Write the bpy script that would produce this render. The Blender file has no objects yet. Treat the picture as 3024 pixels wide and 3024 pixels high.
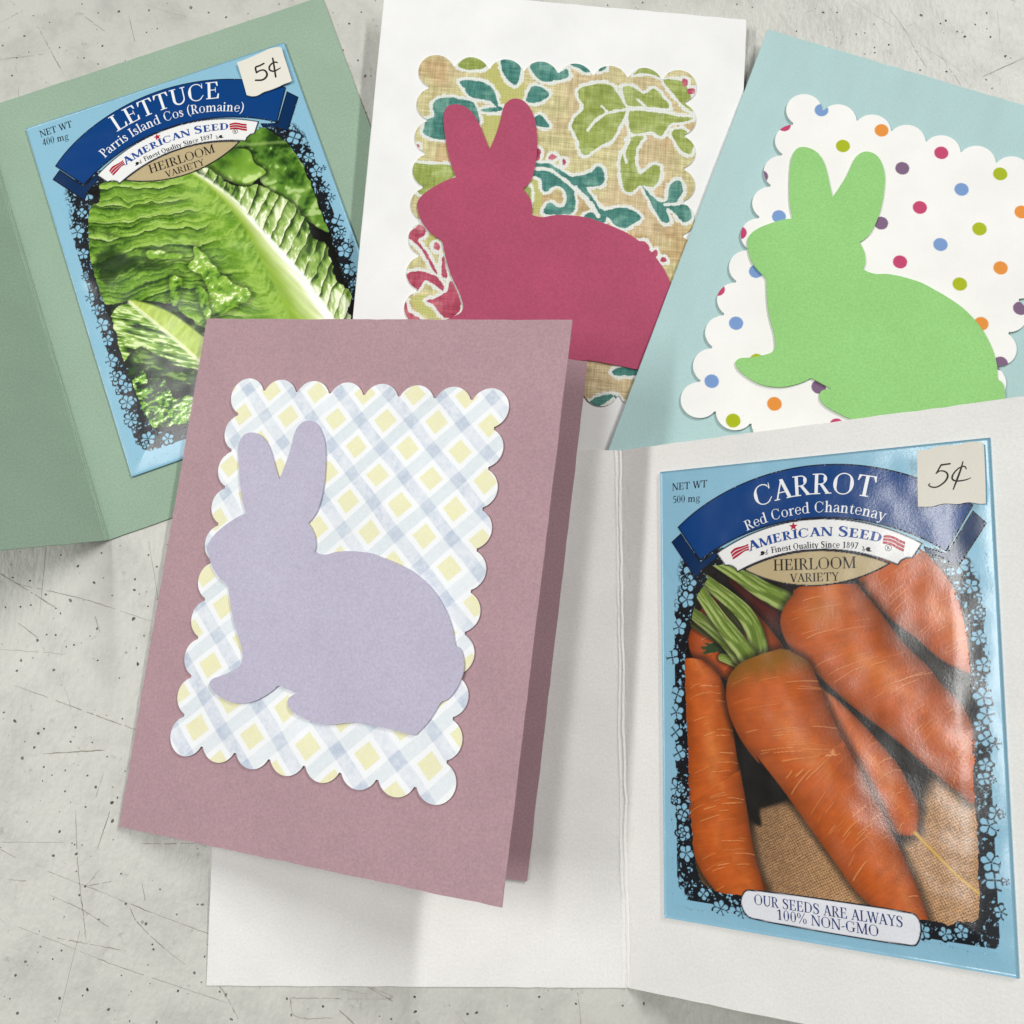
import bpy, json, math, random
import numpy as np
from mathutils import Matrix, Vector
from mathutils.geometry import delaunay_2d_cdt

# Handmade rabbit cards and seed packets on a scratched table top.
# DATA: measured outlines in millimetres, each in the plane of its own sheet of paper.
DATA = r"""{"cam":{"lens":36.36404,"loc":[3.38386,-52.44783,282.65088],"rot":[[0.99993,0.00218,0.01177],[0.0,0.98322,-0.18243],[-0.01197,0.18242,0.98315]]},
"frames":{"white":[[29.58611,-123.70859,0.508],[[1.0,0.00198,-8e-05],[-0.00198,0.99924,-0.03881],[0.0,0.03881,0.99925]]],"white_r":[[29.58611,-123.70859,0.508],[[0.82084,0.00198,-0.57116],[-0.02379,0.99924,-0.03073],[0.57067,0.03881,0.82026]]],"carrot":[[38.00057,-105.25649,8.45186],[[0.82076,0.01133,-0.57116],[-0.03518,0.99891,-0.03073],[0.57019,0.04532,0.82026]]],"mauve":[[-103.2663,-84.17109,1.143],[[0.99224,0.12327,-0.01614],[-0.12375,0.99178,-0.0325],[0.012,0.03425,0.99934]]],"mauve_f":[[-103.2663,-84.17109,1.143],[[0.94077,0.12327,-0.31585],[-0.12778,0.99178,0.0065],[0.31405,0.03425,0.94879]]],"green":[[-111.73948,-7.71137,0.508],[[0.93939,-0.34284,0.0],[0.34284,0.93939,-0.0],[0.0,0.0,1.0]]],"green_l":[[-111.73948,-7.71137,0.508],[[0.57565,-0.34284,0.74235],[0.21009,0.93939,0.27093],[-0.79024,0.0,0.61279]]],"lettuce":[[-106.44336,10.00785,1.778],[[0.93925,-0.34324,0.0],[0.34324,0.93925,-0.0],[0.0,0.0,1.0]]],"floral":[[-37.45084,156.17861,10.16],[[0.99626,0.06984,0.05084],[-0.06816,0.9971,-0.03394],[-0.05306,0.03035,0.99813]]],"aqua":[[76.32748,145.20405,4.953],[[0.93201,0.35982,-0.04337],[-0.35941,0.93302,0.01711],[0.04663,-0.00036,0.99891]]]},
"white_left":[[-0.44,-0.16],[-0.1,140.16],[-108.04,0.04]],
"bunny_purple":[[23.99,85.28],[22.2,88.9],[20.78,92.9],[19.43,97.67],[18.49,102.01],[18.4,103.96],[18.75,105.69],[19.66,106.81],[21.34,107.37],[23.2,107.25],[25.0,106.55],[26.97,104.84],[28.6,102.49],[30.1,99.68],[31.53,96.88],[32.59,94.93],[33.26,97.21],[34.05,100.36],[34.61,103.26],[34.91,106.16],[35.29,108.58],[36.11,110.06],[37.38,111.07],[39.11,111.33],[40.81,110.77],[42.38,109.35],[43.98,106.79],[45.02,103.75],[45.71,100.01],[46.09,96.27],[46.15,93.46],[45.92,90.18],[45.36,87.35],[44.38,85.42],[43.31,84.04],[44.6,82.65],[45.79,80.89],[46.45,78.87],[46.53,77.5],[46.41,76.71],[47.77,76.31],[50.09,76.36],[52.61,77.21],[55.59,77.68],[59.11,77.82],[62.64,77.66],[66.24,76.83],[70.08,75.82],[74.45,74.2],[78.12,72.11],[81.35,69.57],[83.87,66.79],[85.91,63.98],[87.54,60.73],[88.61,57.45],[89.7,56.93],[90.69,55.78],[91.46,53.55],[91.66,51.48],[91.16,49.18],[90.55,47.64],[89.66,45.86],[88.48,44.46],[87.2,43.8],[86.43,42.74],[85.37,40.51],[84.08,38.25],[82.52,36.25],[81.61,35.2],[81.08,35.0],[78.96,35.05],[76.08,35.36],[72.23,35.68],[67.36,36.0],[63.53,35.57],[59.74,34.67],[56.73,34.26],[53.18,34.52],[49.78,35.15],[47.35,35.93],[45.87,37.05],[45.35,38.52],[45.59,39.44],[46.59,40.22],[47.76,40.81],[43.76,41.64],[41.89,41.94],[40.79,40.83],[38.51,38.98],[35.67,37.29],[32.16,36.25],[28.98,36.11],[25.59,36.9],[22.9,38.15],[21.68,39.36],[21.4,40.24],[22.26,41.41],[24.53,42.37],[27.23,43.82],[29.61,45.47],[30.26,47.13],[29.72,49.12],[28.77,51.29],[27.2,53.87],[25.53,56.92],[24.03,60.48],[22.79,64.09],[22.04,65.98],[20.32,66.9],[18.41,68.15],[16.47,70.11],[15.33,71.91],[14.52,73.75],[13.99,75.85],[14.56,77.81],[16.13,79.85],[18.52,81.94],[21.46,84.06]],
"bunny_pink":[[25.54,-58.04],[23.86,-54.33],[22.55,-50.23],[21.35,-45.36],[20.55,-40.93],[20.53,-38.96],[20.94,-37.22],[21.9,-36.12],[23.62,-35.61],[25.5,-35.79],[27.29,-36.56],[29.22,-38.36],[30.8,-40.79],[32.22,-43.69],[33.57,-46.57],[34.57,-48.58],[35.33,-46.3],[36.24,-43.14],[36.9,-40.22],[37.3,-37.3],[37.77,-34.86],[38.65,-33.4],[39.98,-32.41],[41.73,-32.21],[43.43,-32.84],[44.97,-34.33],[46.5,-36.97],[47.46,-40.08],[48.02,-43.89],[48.27,-47.69],[48.24,-50.53],[47.9,-53.84],[47.23,-56.69],[46.18,-58.6],[45.05,-59.96],[46.3,-61.41],[47.45,-63.23],[48.05,-65.3],[48.08,-66.69],[47.93,-67.49],[49.3,-67.93],[51.64,-67.96],[54.22,-67.19],[57.26,-66.82],[60.81,-66.79],[64.38,-67.08],[68.0,-68.04],[71.85,-69.2],[76.22,-70.98],[79.86,-73.22],[83.04,-75.9],[85.49,-78.81],[87.46,-81.72],[89.0,-85.06],[89.97,-88.42],[91.05,-88.98],[92.01,-90.18],[92.71,-92.46],[92.84,-94.56],[92.26,-96.87],[91.6,-98.4],[90.63,-100.17],[89.4,-101.55],[88.07,-102.18],[87.26,-103.23],[86.11,-105.44],[84.73,-107.68],[83.08,-109.66],[82.12,-110.68],[81.58,-110.87],[79.44,-110.75],[76.54,-110.33],[72.65,-109.88],[67.73,-109.39],[63.84,-109.7],[59.98,-110.47],[56.92,-110.78],[53.33,-110.4],[49.92,-109.64],[47.48,-108.78],[46.02,-107.59],[45.55,-106.08],[45.83,-105.17],[46.86,-104.4],[48.07,-103.85],[44.05,-102.88],[42.17,-102.51],[41.02,-103.6],[38.65,-105.38],[35.72,-107.0],[32.13,-107.93],[28.9,-107.96],[25.51,-107.05],[22.83,-105.7],[21.64,-104.43],[21.38,-103.53],[22.29,-102.37],[24.62,-101.48],[27.4,-100.1],[29.86,-98.52],[30.58,-96.86],[30.11,-94.83],[29.22,-92.6],[27.72,-89.93],[26.13,-86.79],[24.74,-83.14],[23.61,-79.45],[22.91,-77.51],[21.2,-76.51],[19.31,-75.19],[17.41,-73.14],[16.32,-71.28],[15.57,-69.39],[15.1,-67.24],[15.75,-65.28],[17.41,-63.28],[19.9,-61.24],[22.94,-59.2]],
"bunny_green":[[25.78,-56.32],[23.86,-52.69],[22.3,-48.65],[20.79,-43.83],[19.72,-39.44],[19.57,-37.45],[19.88,-35.68],[20.77,-34.51],[22.47,-33.9],[24.37,-33.97],[26.22,-34.63],[28.27,-36.32],[30.0,-38.67],[31.61,-41.49],[33.14,-44.31],[34.27,-46.26],[34.89,-43.92],[35.61,-40.69],[36.1,-37.72],[36.32,-34.76],[36.65,-32.29],[37.44,-30.76],[38.71,-29.69],[40.46,-29.38],[42.2,-29.9],[43.85,-31.31],[45.55,-33.87],[46.69,-36.93],[47.5,-40.73],[47.98,-44.53],[48.12,-47.38],[47.98,-50.73],[47.49,-53.63],[46.55,-55.62],[45.49,-57.05],[46.84,-58.43],[48.1,-60.19],[48.83,-62.24],[48.95,-63.63],[48.85,-64.44],[50.25,-64.8],[52.6,-64.69],[55.15,-63.76],[58.17,-63.2],[61.75,-62.95],[65.35,-63.02],[69.04,-63.77],[72.98,-64.7],[77.48,-66.22],[81.27,-68.25],[84.63,-70.74],[87.28,-73.51],[89.43,-76.32],[91.18,-79.58],[92.36,-82.9],[93.48,-83.39],[94.52,-84.54],[95.36,-86.79],[95.62,-88.89],[95.18,-91.24],[94.6,-92.83],[93.74,-94.66],[92.59,-96.12],[91.3,-96.84],[90.54,-97.94],[89.52,-100.23],[88.27,-102.57],[86.74,-104.66],[85.84,-105.74],[85.3,-105.96],[83.15,-105.98],[80.21,-105.73],[76.27,-105.51],[71.3,-105.33],[67.41,-105.87],[63.58,-106.89],[60.52,-107.38],[56.9,-107.22],[53.42,-106.67],[50.92,-105.95],[49.38,-104.84],[48.81,-103.36],[49.04,-102.42],[50.03,-101.59],[51.21,-100.96],[47.11,-100.23],[45.2,-99.97],[44.11,-101.14],[41.84,-103.08],[38.99,-104.88],[35.44,-106.03],[32.21,-106.26],[28.74,-105.55],[25.97,-104.36],[24.69,-103.16],[24.38,-102.27],[25.23,-101.05],[27.51,-100.02],[30.22,-98.46],[32.6,-96.72],[33.21,-95.01],[32.61,-93.0],[31.58,-90.81],[29.91,-88.22],[28.13,-85.16],[26.51,-81.58],[25.14,-77.94],[24.33,-76.03],[22.54,-75.14],[20.57,-73.93],[18.53,-71.99],[17.33,-70.18],[16.45,-68.33],[15.85,-66.2],[16.38,-64.19],[17.92,-62.07],[20.3,-59.88],[23.23,-57.64]],
"sc_purple":[53.0112,71.1881,-0.0129,10.1845,10.1868,1.9171],
"sc_floral":[54.2594,-70.9646,0.0272,10.2201,10.3229,2.3162],
"sc_polka":[54.2008,-69.1137,0.0042,10.2027,10.4107,1.6896],
"lay":{"ribbon_top":[41.489,53.971,57.507,2.256,0.898],"ribbon_bot":[41.001,45.248,53.034,2.159,0.962],"tail_l":[[6.07,96.87],[3.19,94.72],[10.42,84.51],[12.14,86.95],[16.26,89.74],[16.52,91.91],[11.58,89.13]],"tail_r":[[77.14,97.73],[79.85,94.77],[75.14,87.49],[73.39,84.94],[70.17,87.47],[66.84,88.72],[66.48,90.29],[71.34,88.52]],"tail_lf":[[11.59,89.23],[16.29,91.18],[16.48,89.73],[13.24,88.46]],"tail_rf":[[71.35,88.61],[67.33,90.25],[66.85,88.94],[70.18,87.69]],"plaque_top":[41.039,50.73,47.554,2.126,1.009],"plaque_bot":[41.292,46.448,44.192,2.032,1.116],"plaque_l":[[21.64,86.03],[21.04,87.03],[20.01,87.66],[18.29,87.87],[15.97,91.14]],"plaque_r":[[66.38,90.97],[64.01,87.64],[62.72,87.69],[61.52,87.15],[60.7,86.15]],"badge_top":[41.123,47.358,43.288,2.0,1.141],"badge_bot":[41.163,118.878,36.878,-2.082,-1.06],"slogan":[[20.66,7.26],[21.46,9.19],[23.04,10.33],[60.39,10.45],[62.03,9.56],[62.69,7.62],[62.34,5.35],[61.61,3.58],[60.46,2.67],[23.52,2.87],[21.78,3.84],[20.8,5.65]],"flag_l":[[19.88,91.16],[21.0,92.1],[22.57,92.47],[23.87,92.75],[24.65,93.1],[24.91,91.43],[23.83,91.28],[22.78,90.64],[21.73,89.95],[20.57,89.31]],"flag_r":[[57.79,93.26],[59.29,93.13],[60.5,92.61],[61.36,92.03],[62.56,91.47],[62.04,89.24],[60.84,89.88],[59.77,90.61],[58.68,91.12],[57.45,91.36]],"star":[36.38,96.69],"reg":[58.7,90.3],"hed_l":[28.91,90.76],"hed_r":[53.6,90.4]},
"txt":{"common":[["AMERICAN SEED",[41.763,42.39,51.538,1.902,1.266],2.171,"bold","blue"],["Finest Quality Since 1897",[41.166,18.169,72.991,1.715,1.425],1.511,"semi","ink"],["HEIRLOOM",[[31.0,86.1],[51.31,85.95]],2.731,"reg","ink"],["VARIETY",[[35.21,83.15],[47.12,83.13]],2.021,"reg","ink"]],"carrot":[["CARROT",[41.384,51.887,52.251,1.854,1.29],5.053,"reg","white"],["Red Cored Chantenay",[41.495,54.962,44.758,1.964,1.191],2.561,"reg","white"],["NET WT",[[3.56,108.34],[13.69,108.41]],1.902,"reg","ink"],["500 mg",[[3.64,105.0],[11.72,104.83]],1.843,"reg","ink"],["OUR SEEDS ARE ALWAYS",[[24.19,6.71],[58.75,6.68]],2.352,"reg","navy"],["100% NON-GMO",[[29.66,4.06],[53.33,3.9]],2.352,"reg","navy"]],"lettuce":[["LETTUCE",[41.305,47.515,57.185,1.851,1.28],5.66,"reg","white"],["Parris Island Cos (Romaine)",[41.183,53.63,47.081,2.042,1.094],3.007,"reg","white"],["NET WT",[[3.51,109.13],[13.51,109.08]],2.272,"reg","ink"],["400 mg",[[3.35,106.18],[11.41,105.43]],2.262,"reg","ink"]]},
"stick_c":[[66.08,112.19],[66.73,112.27],[68.02,112.21],[68.98,112.3],[70.16,112.64],[71.65,112.82],[73.63,112.66],[75.19,112.69],[76.75,112.98],[78.28,112.96],[79.6,112.74],[80.18,112.29],[80.19,110.15],[80.14,104.68],[79.98,98.93],[78.88,98.95],[77.68,99.22],[76.57,99.46],[75.64,99.43],[74.51,99.25],[73.37,99.33],[71.72,99.56],[70.35,99.43],[68.97,99.13],[67.28,99.14],[65.73,99.3]],
"pen_c":[[[[73.04,108.48],[71.46,108.39],[71.09,108.29],[70.13,106.69]],[26.0,28.0,26.0,24.0]],[[[70.0,106.59],[70.77,107.03],[71.71,106.89],[72.32,106.34],[72.39,105.55],[71.83,104.6],[70.85,103.84],[70.0,103.46],[69.15,103.47],[68.53,103.75],[68.27,104.1],[68.6,104.36]],[24.0,20.0,24.0,28.0,32.0,28.0,26.0,24.0,24.0,22.0,20.0,14.0]],[[[76.38,106.98],[76.15,107.5],[75.69,107.59],[74.75,107.24],[73.88,106.42],[73.38,105.58],[73.4,104.91],[73.91,104.54],[74.83,104.41],[76.28,104.56],[77.21,104.87]],[18.0,22.0,22.0,22.0,24.0,28.0,28.0,26.0,24.0,20.0,12.0]],[[[75.76,108.69],[75.26,107.08],[74.33,104.73],[73.46,102.64]],[18.0,28.0,32.0,20.0]]],
"stick_l":[[65.96,111.58],[67.89,111.61],[69.25,111.67],[71.49,111.88],[74.09,112.14],[76.21,112.48],[78.17,112.32],[79.54,111.88],[80.02,111.27],[79.89,108.78],[79.82,105.44],[79.62,99.93],[78.81,99.76],[77.14,99.74],[75.38,99.46],[72.83,99.29],[70.68,99.34],[69.08,99.01],[68.05,98.93],[66.69,99.34],[65.48,100.24],[65.78,105.41]],
"pen_l":[[[[73.46,108.34],[72.13,108.09],[70.75,107.94],[70.47,106.28]],[26.0,26.0,28.0,26.0]],[[[70.44,106.19],[71.62,106.5],[72.72,106.28],[73.29,105.43],[73.19,104.34],[72.35,103.54],[71.12,103.34],[69.46,103.9]],[24.0,24.0,26.0,28.0,30.0,30.0,28.0,26.0]],[[[77.36,107.19],[76.82,107.57],[75.78,107.49],[74.72,106.76],[74.47,105.73],[75.01,105.07],[75.93,104.82],[77.72,105.19]],[20.0,24.0,24.0,26.0,26.0,26.0,26.0,14.0]],[[[76.5,109.09],[76.15,106.79],[75.47,102.85]],[24.0,26.0,26.0]]],
"penscale":[0.01054,0.01596],
"photo":[[13.77,88.04],[13.72,85.06],[10.67,80.66],[8.94,75.21],[7.77,70.24],[6.86,64.78],[6.86,55.4],[7.42,40.78],[7.51,24.8],[7.81,32.2],[8.19,21.59],[9.01,14.93],[10.56,10.3],[14.91,8.35],[20.78,8.29],[62.93,8.94],[68.0,8.45],[70.2,9.71],[74.12,10.7],[74.67,19.08],[74.81,30.02],[74.53,37.36],[75.11,44.81],[75.11,50.4],[74.7,40.62],[74.94,53.2],[74.92,63.79],[74.46,71.92],[73.09,77.98],[71.62,82.37],[69.26,85.74],[65.6,89.67],[60.77,88.08]],
"band":[[4.01,93.5],[3.32,85.38],[4.17,75.26],[3.68,65.24],[3.3,55.29],[3.72,40.56],[3.47,24.43],[2.91,36.15],[2.58,14.63],[3.12,3.59],[15.27,3.67],[20.68,3.93],[62.58,4.84],[77.81,4.28],[78.85,23.18],[78.65,37.68],[78.46,48.7],[78.08,59.85],[78.94,55.45],[78.82,65.96],[78.21,74.46],[79.59,87.3],[77.29,90.0],[71.92,89.38],[60.77,88.08]],
"carrot_art":{"tubes":[["behind",[[13.62,80.1],[9.18,73.22],[8.0,67.76],[11.65,61.4],[18.98,59.6]],[[18.43,82.21],[23.53,78.44],[28.48,73.56],[32.32,68.81],[34.21,66.24]],"red"],["upper",[[49.93,85.77],[55.09,77.87],[59.34,73.33],[64.36,69.33],[68.42,65.43],[72.44,62.9],[76.02,61.48]],[[60.94,92.59],[71.84,87.62],[74.95,83.14],[77.16,77.9],[78.21,74.46],[78.41,70.2],[77.98,60.46]],"or"],["second",[[37.57,82.05],[33.28,76.84],[32.56,72.11],[35.19,66.71],[40.78,61.45],[48.43,54.61],[58.36,47.3],[67.36,39.69],[74.42,34.37]],[[50.96,82.29],[55.07,77.42],[59.68,70.65],[62.98,66.69],[66.24,63.45],[69.01,59.61],[72.17,56.49],[74.05,53.17],[77.28,44.95]],"or"],["small",[[41.4,58.71],[41.8,56.44],[42.68,54.94],[46.51,46.28],[50.29,39.4],[53.25,33.77],[55.77,28.6],[58.18,26.36],[61.01,26.37]],[[42.77,57.61],[45.7,54.97],[42.77,57.78],[49.13,52.37],[55.25,45.96],[59.31,40.97],[61.59,36.36],[63.13,32.69],[62.54,27.17]],"or"],["left",[[6.3,64.52],[5.96,60.31],[6.38,52.93],[6.99,40.75],[6.98,24.75],[6.95,32.13],[7.68,19.42],[10.83,12.21],[15.13,7.76],[15.79,6.61]],[[11.71,64.24],[15.63,61.47],[18.12,55.73],[19.82,46.25],[21.48,34.11],[20.62,40.71],[22.44,31.67],[24.37,19.52],[26.19,13.23],[27.05,9.71]],"or"],["main",[[23.2,64.23],[19.27,61.05],[17.98,56.69],[18.79,50.97],[21.73,44.93],[26.61,39.13],[25.13,41.82],[31.93,34.06],[37.66,26.7],[43.6,19.23],[49.35,12.19],[56.9,7.53],[60.64,7.32]],[[32.28,67.16],[38.5,64.65],[41.21,60.08],[43.14,54.66],[46.78,46.25],[51.04,38.98],[45.02,50.6],[49.76,41.32],[53.64,33.81],[57.23,26.45],[60.72,18.89],[63.07,12.48],[64.03,8.91]],"or"]],"stems":[[[[9.18,72.97],[15.01,69.75],[20.16,66.36],[23.2,64.47]],1.0],[[[12.03,81.13],[15.16,77.11],[19.23,71.2],[22.25,67.34]],1.6],[[[14.88,89.99],[21.64,85.79],[27.68,81.73],[33.57,78.49]],2.6],[[[13.8,89.54],[18.55,87.86],[25.7,83.71],[34.58,79.66]],1.4],[[[9.23,75.95],[14.53,72.2],[18.66,68.78],[22.19,64.94]],2.3],[[[17.3,78.55],[19.85,75.58],[22.36,72.16]],1.2],[[[11.23,81.64],[16.68,74.14],[20.75,69.26],[23.73,65.43]],2.6],[[[12.89,84.09],[18.38,80.0],[22.96,76.02],[25.42,72.15],[26.8,66.89]],2.6],[[[17.01,64.88],[19.6,64.19],[21.64,63.49]],1.5]],"parsley":[[10.96,67.28],[13.38,67.78],[11.79,68.76],[14.45,68.28],[16.58,69.26],[18.11,67.32],[20.17,66.61],[22.18,64.46],[19.1,64.91],[17.02,65.37],[15.99,66.33],[13.87,65.83],[10.93,65.8],[12.82,66.55]],"burlap":[[8.11,17.36],[20.21,22.78],[25.73,29.88],[34.46,32.64],[41.93,30.86],[57.54,24.58],[62.85,34.94],[68.66,41.41],[77.21,40.5],[75.73,7.7],[7.83,1.39]],"dark":[[19.87,47.83],[22.06,44.57],[27.27,38.64],[33.6,32.57],[28.35,29.7],[26.14,28.69],[26.48,25.04],[23.44,26.8],[21.88,36.61]],"root":[[[61.98,27.11],[65.73,23.56],[70.25,19.28],[75.38,15.37]],0.8],"redbg":[[19.01,84.89],[25.7,83.71],[35.49,77.28],[33.49,75.89],[32.62,70.7],[29.94,72.13],[23.54,78.92]]},
"lettuce_art":{"back":[[55.95,86.35],[62.77,90.07],[68.72,89.44],[73.27,81.51],[74.24,72.89],[74.61,62.54],[74.58,53.97],[74.93,50.09],[70.96,54.3],[67.29,60.19],[64.98,64.58],[61.27,70.52],[61.07,77.24]],"mid":[[44.55,82.83],[51.42,83.89],[56.5,85.11],[60.57,83.09],[61.09,78.78],[62.6,76.16],[63.0,74.48],[59.76,73.12],[56.25,72.37],[51.8,76.05],[47.48,80.21]],"right":[[41.4,83.22],[46.23,82.21],[48.19,80.97],[51.66,75.6],[56.25,72.37],[59.82,71.82],[62.78,67.93],[67.73,61.54],[69.86,55.21],[70.06,50.14],[72.52,47.73],[72.56,42.26],[72.16,35.51],[74.42,31.25],[74.48,27.33],[72.24,24.76],[70.98,15.6],[53.37,17.34],[57.68,44.79],[50.92,67.24]],"left":[[43.08,82.6],[32.95,84.55],[24.24,86.49],[16.58,88.81],[14.6,82.68],[11.51,82.31],[9.05,77.68],[6.09,68.8],[6.05,61.42],[7.07,52.26],[14.95,49.83],[22.58,46.52],[26.27,43.7],[31.76,34.91],[42.59,26.1],[54.48,20.75],[61.46,14.35],[66.11,7.89],[58.39,47.0],[48.16,73.33]],"rib_l":[[41.26,82.76],[45.38,76.39],[49.25,67.86],[51.99,58.81],[53.43,47.35],[55.0,36.47],[55.76,28.92],[56.63,19.0]],"rib_r":[[43.92,82.29],[48.59,76.22],[52.88,69.05],[56.43,59.67],[60.36,50.24],[64.1,40.45],[66.85,30.63],[68.4,24.24],[70.41,13.9]],"gap":[[[8.77,67.81],[14.37,68.23],[18.54,63.71],[22.14,60.4],[29.41,57.22],[25.46,56.21],[16.85,57.92],[8.86,56.95],[7.13,62.01]],[[9.0,76.69],[14.83,73.04],[19.58,67.29],[15.01,70.48],[9.32,74.58]]],"low_bg":[[9.52,51.35],[15.77,49.52],[33.08,39.24],[34.49,29.1],[25.32,18.27],[7.26,24.96],[7.51,31.95],[7.57,41.45]],"low_l":[[14.01,49.69],[17.34,44.1],[20.93,37.95],[24.51,31.84],[28.47,24.19]],"low_r":[[15.79,49.61],[21.37,45.51],[25.48,41.08],[29.46,34.8],[32.6,28.84]],"low_leaf":[[7.98,47.56],[13.47,49.4],[17.34,44.1],[22.72,34.89],[28.34,23.76],[26.47,23.51],[21.89,26.15],[17.01,30.8],[13.17,36.03],[6.42,32.82],[7.85,40.87]],"curl":[[[22.66,62.19],[24.64,62.69],[27.87,61.25],[31.73,58.83],[32.22,57.41],[27.21,59.02],[23.57,60.61]],[[36.53,59.54],[38.47,56.84],[40.95,50.0],[43.96,44.95],[47.78,39.63],[41.64,37.53],[35.13,37.03],[34.01,42.29],[36.72,45.19],[35.61,50.49],[33.13,54.36],[36.0,56.27]],[[27.4,53.53],[30.28,50.99],[26.4,44.14],[25.42,46.93]],[[33.04,46.55],[35.5,45.64],[35.12,38.49],[33.36,37.2]]],"tips":[[7.22,26.16],[9.66,27.44],[12.24,28.8],[12.64,25.24],[13.17,21.77],[15.62,23.05],[17.16,23.85],[17.37,20.22],[18.57,17.32],[22.84,16.01],[21.85,9.34],[15.84,9.95],[9.53,11.21],[7.43,16.3]]},
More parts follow.
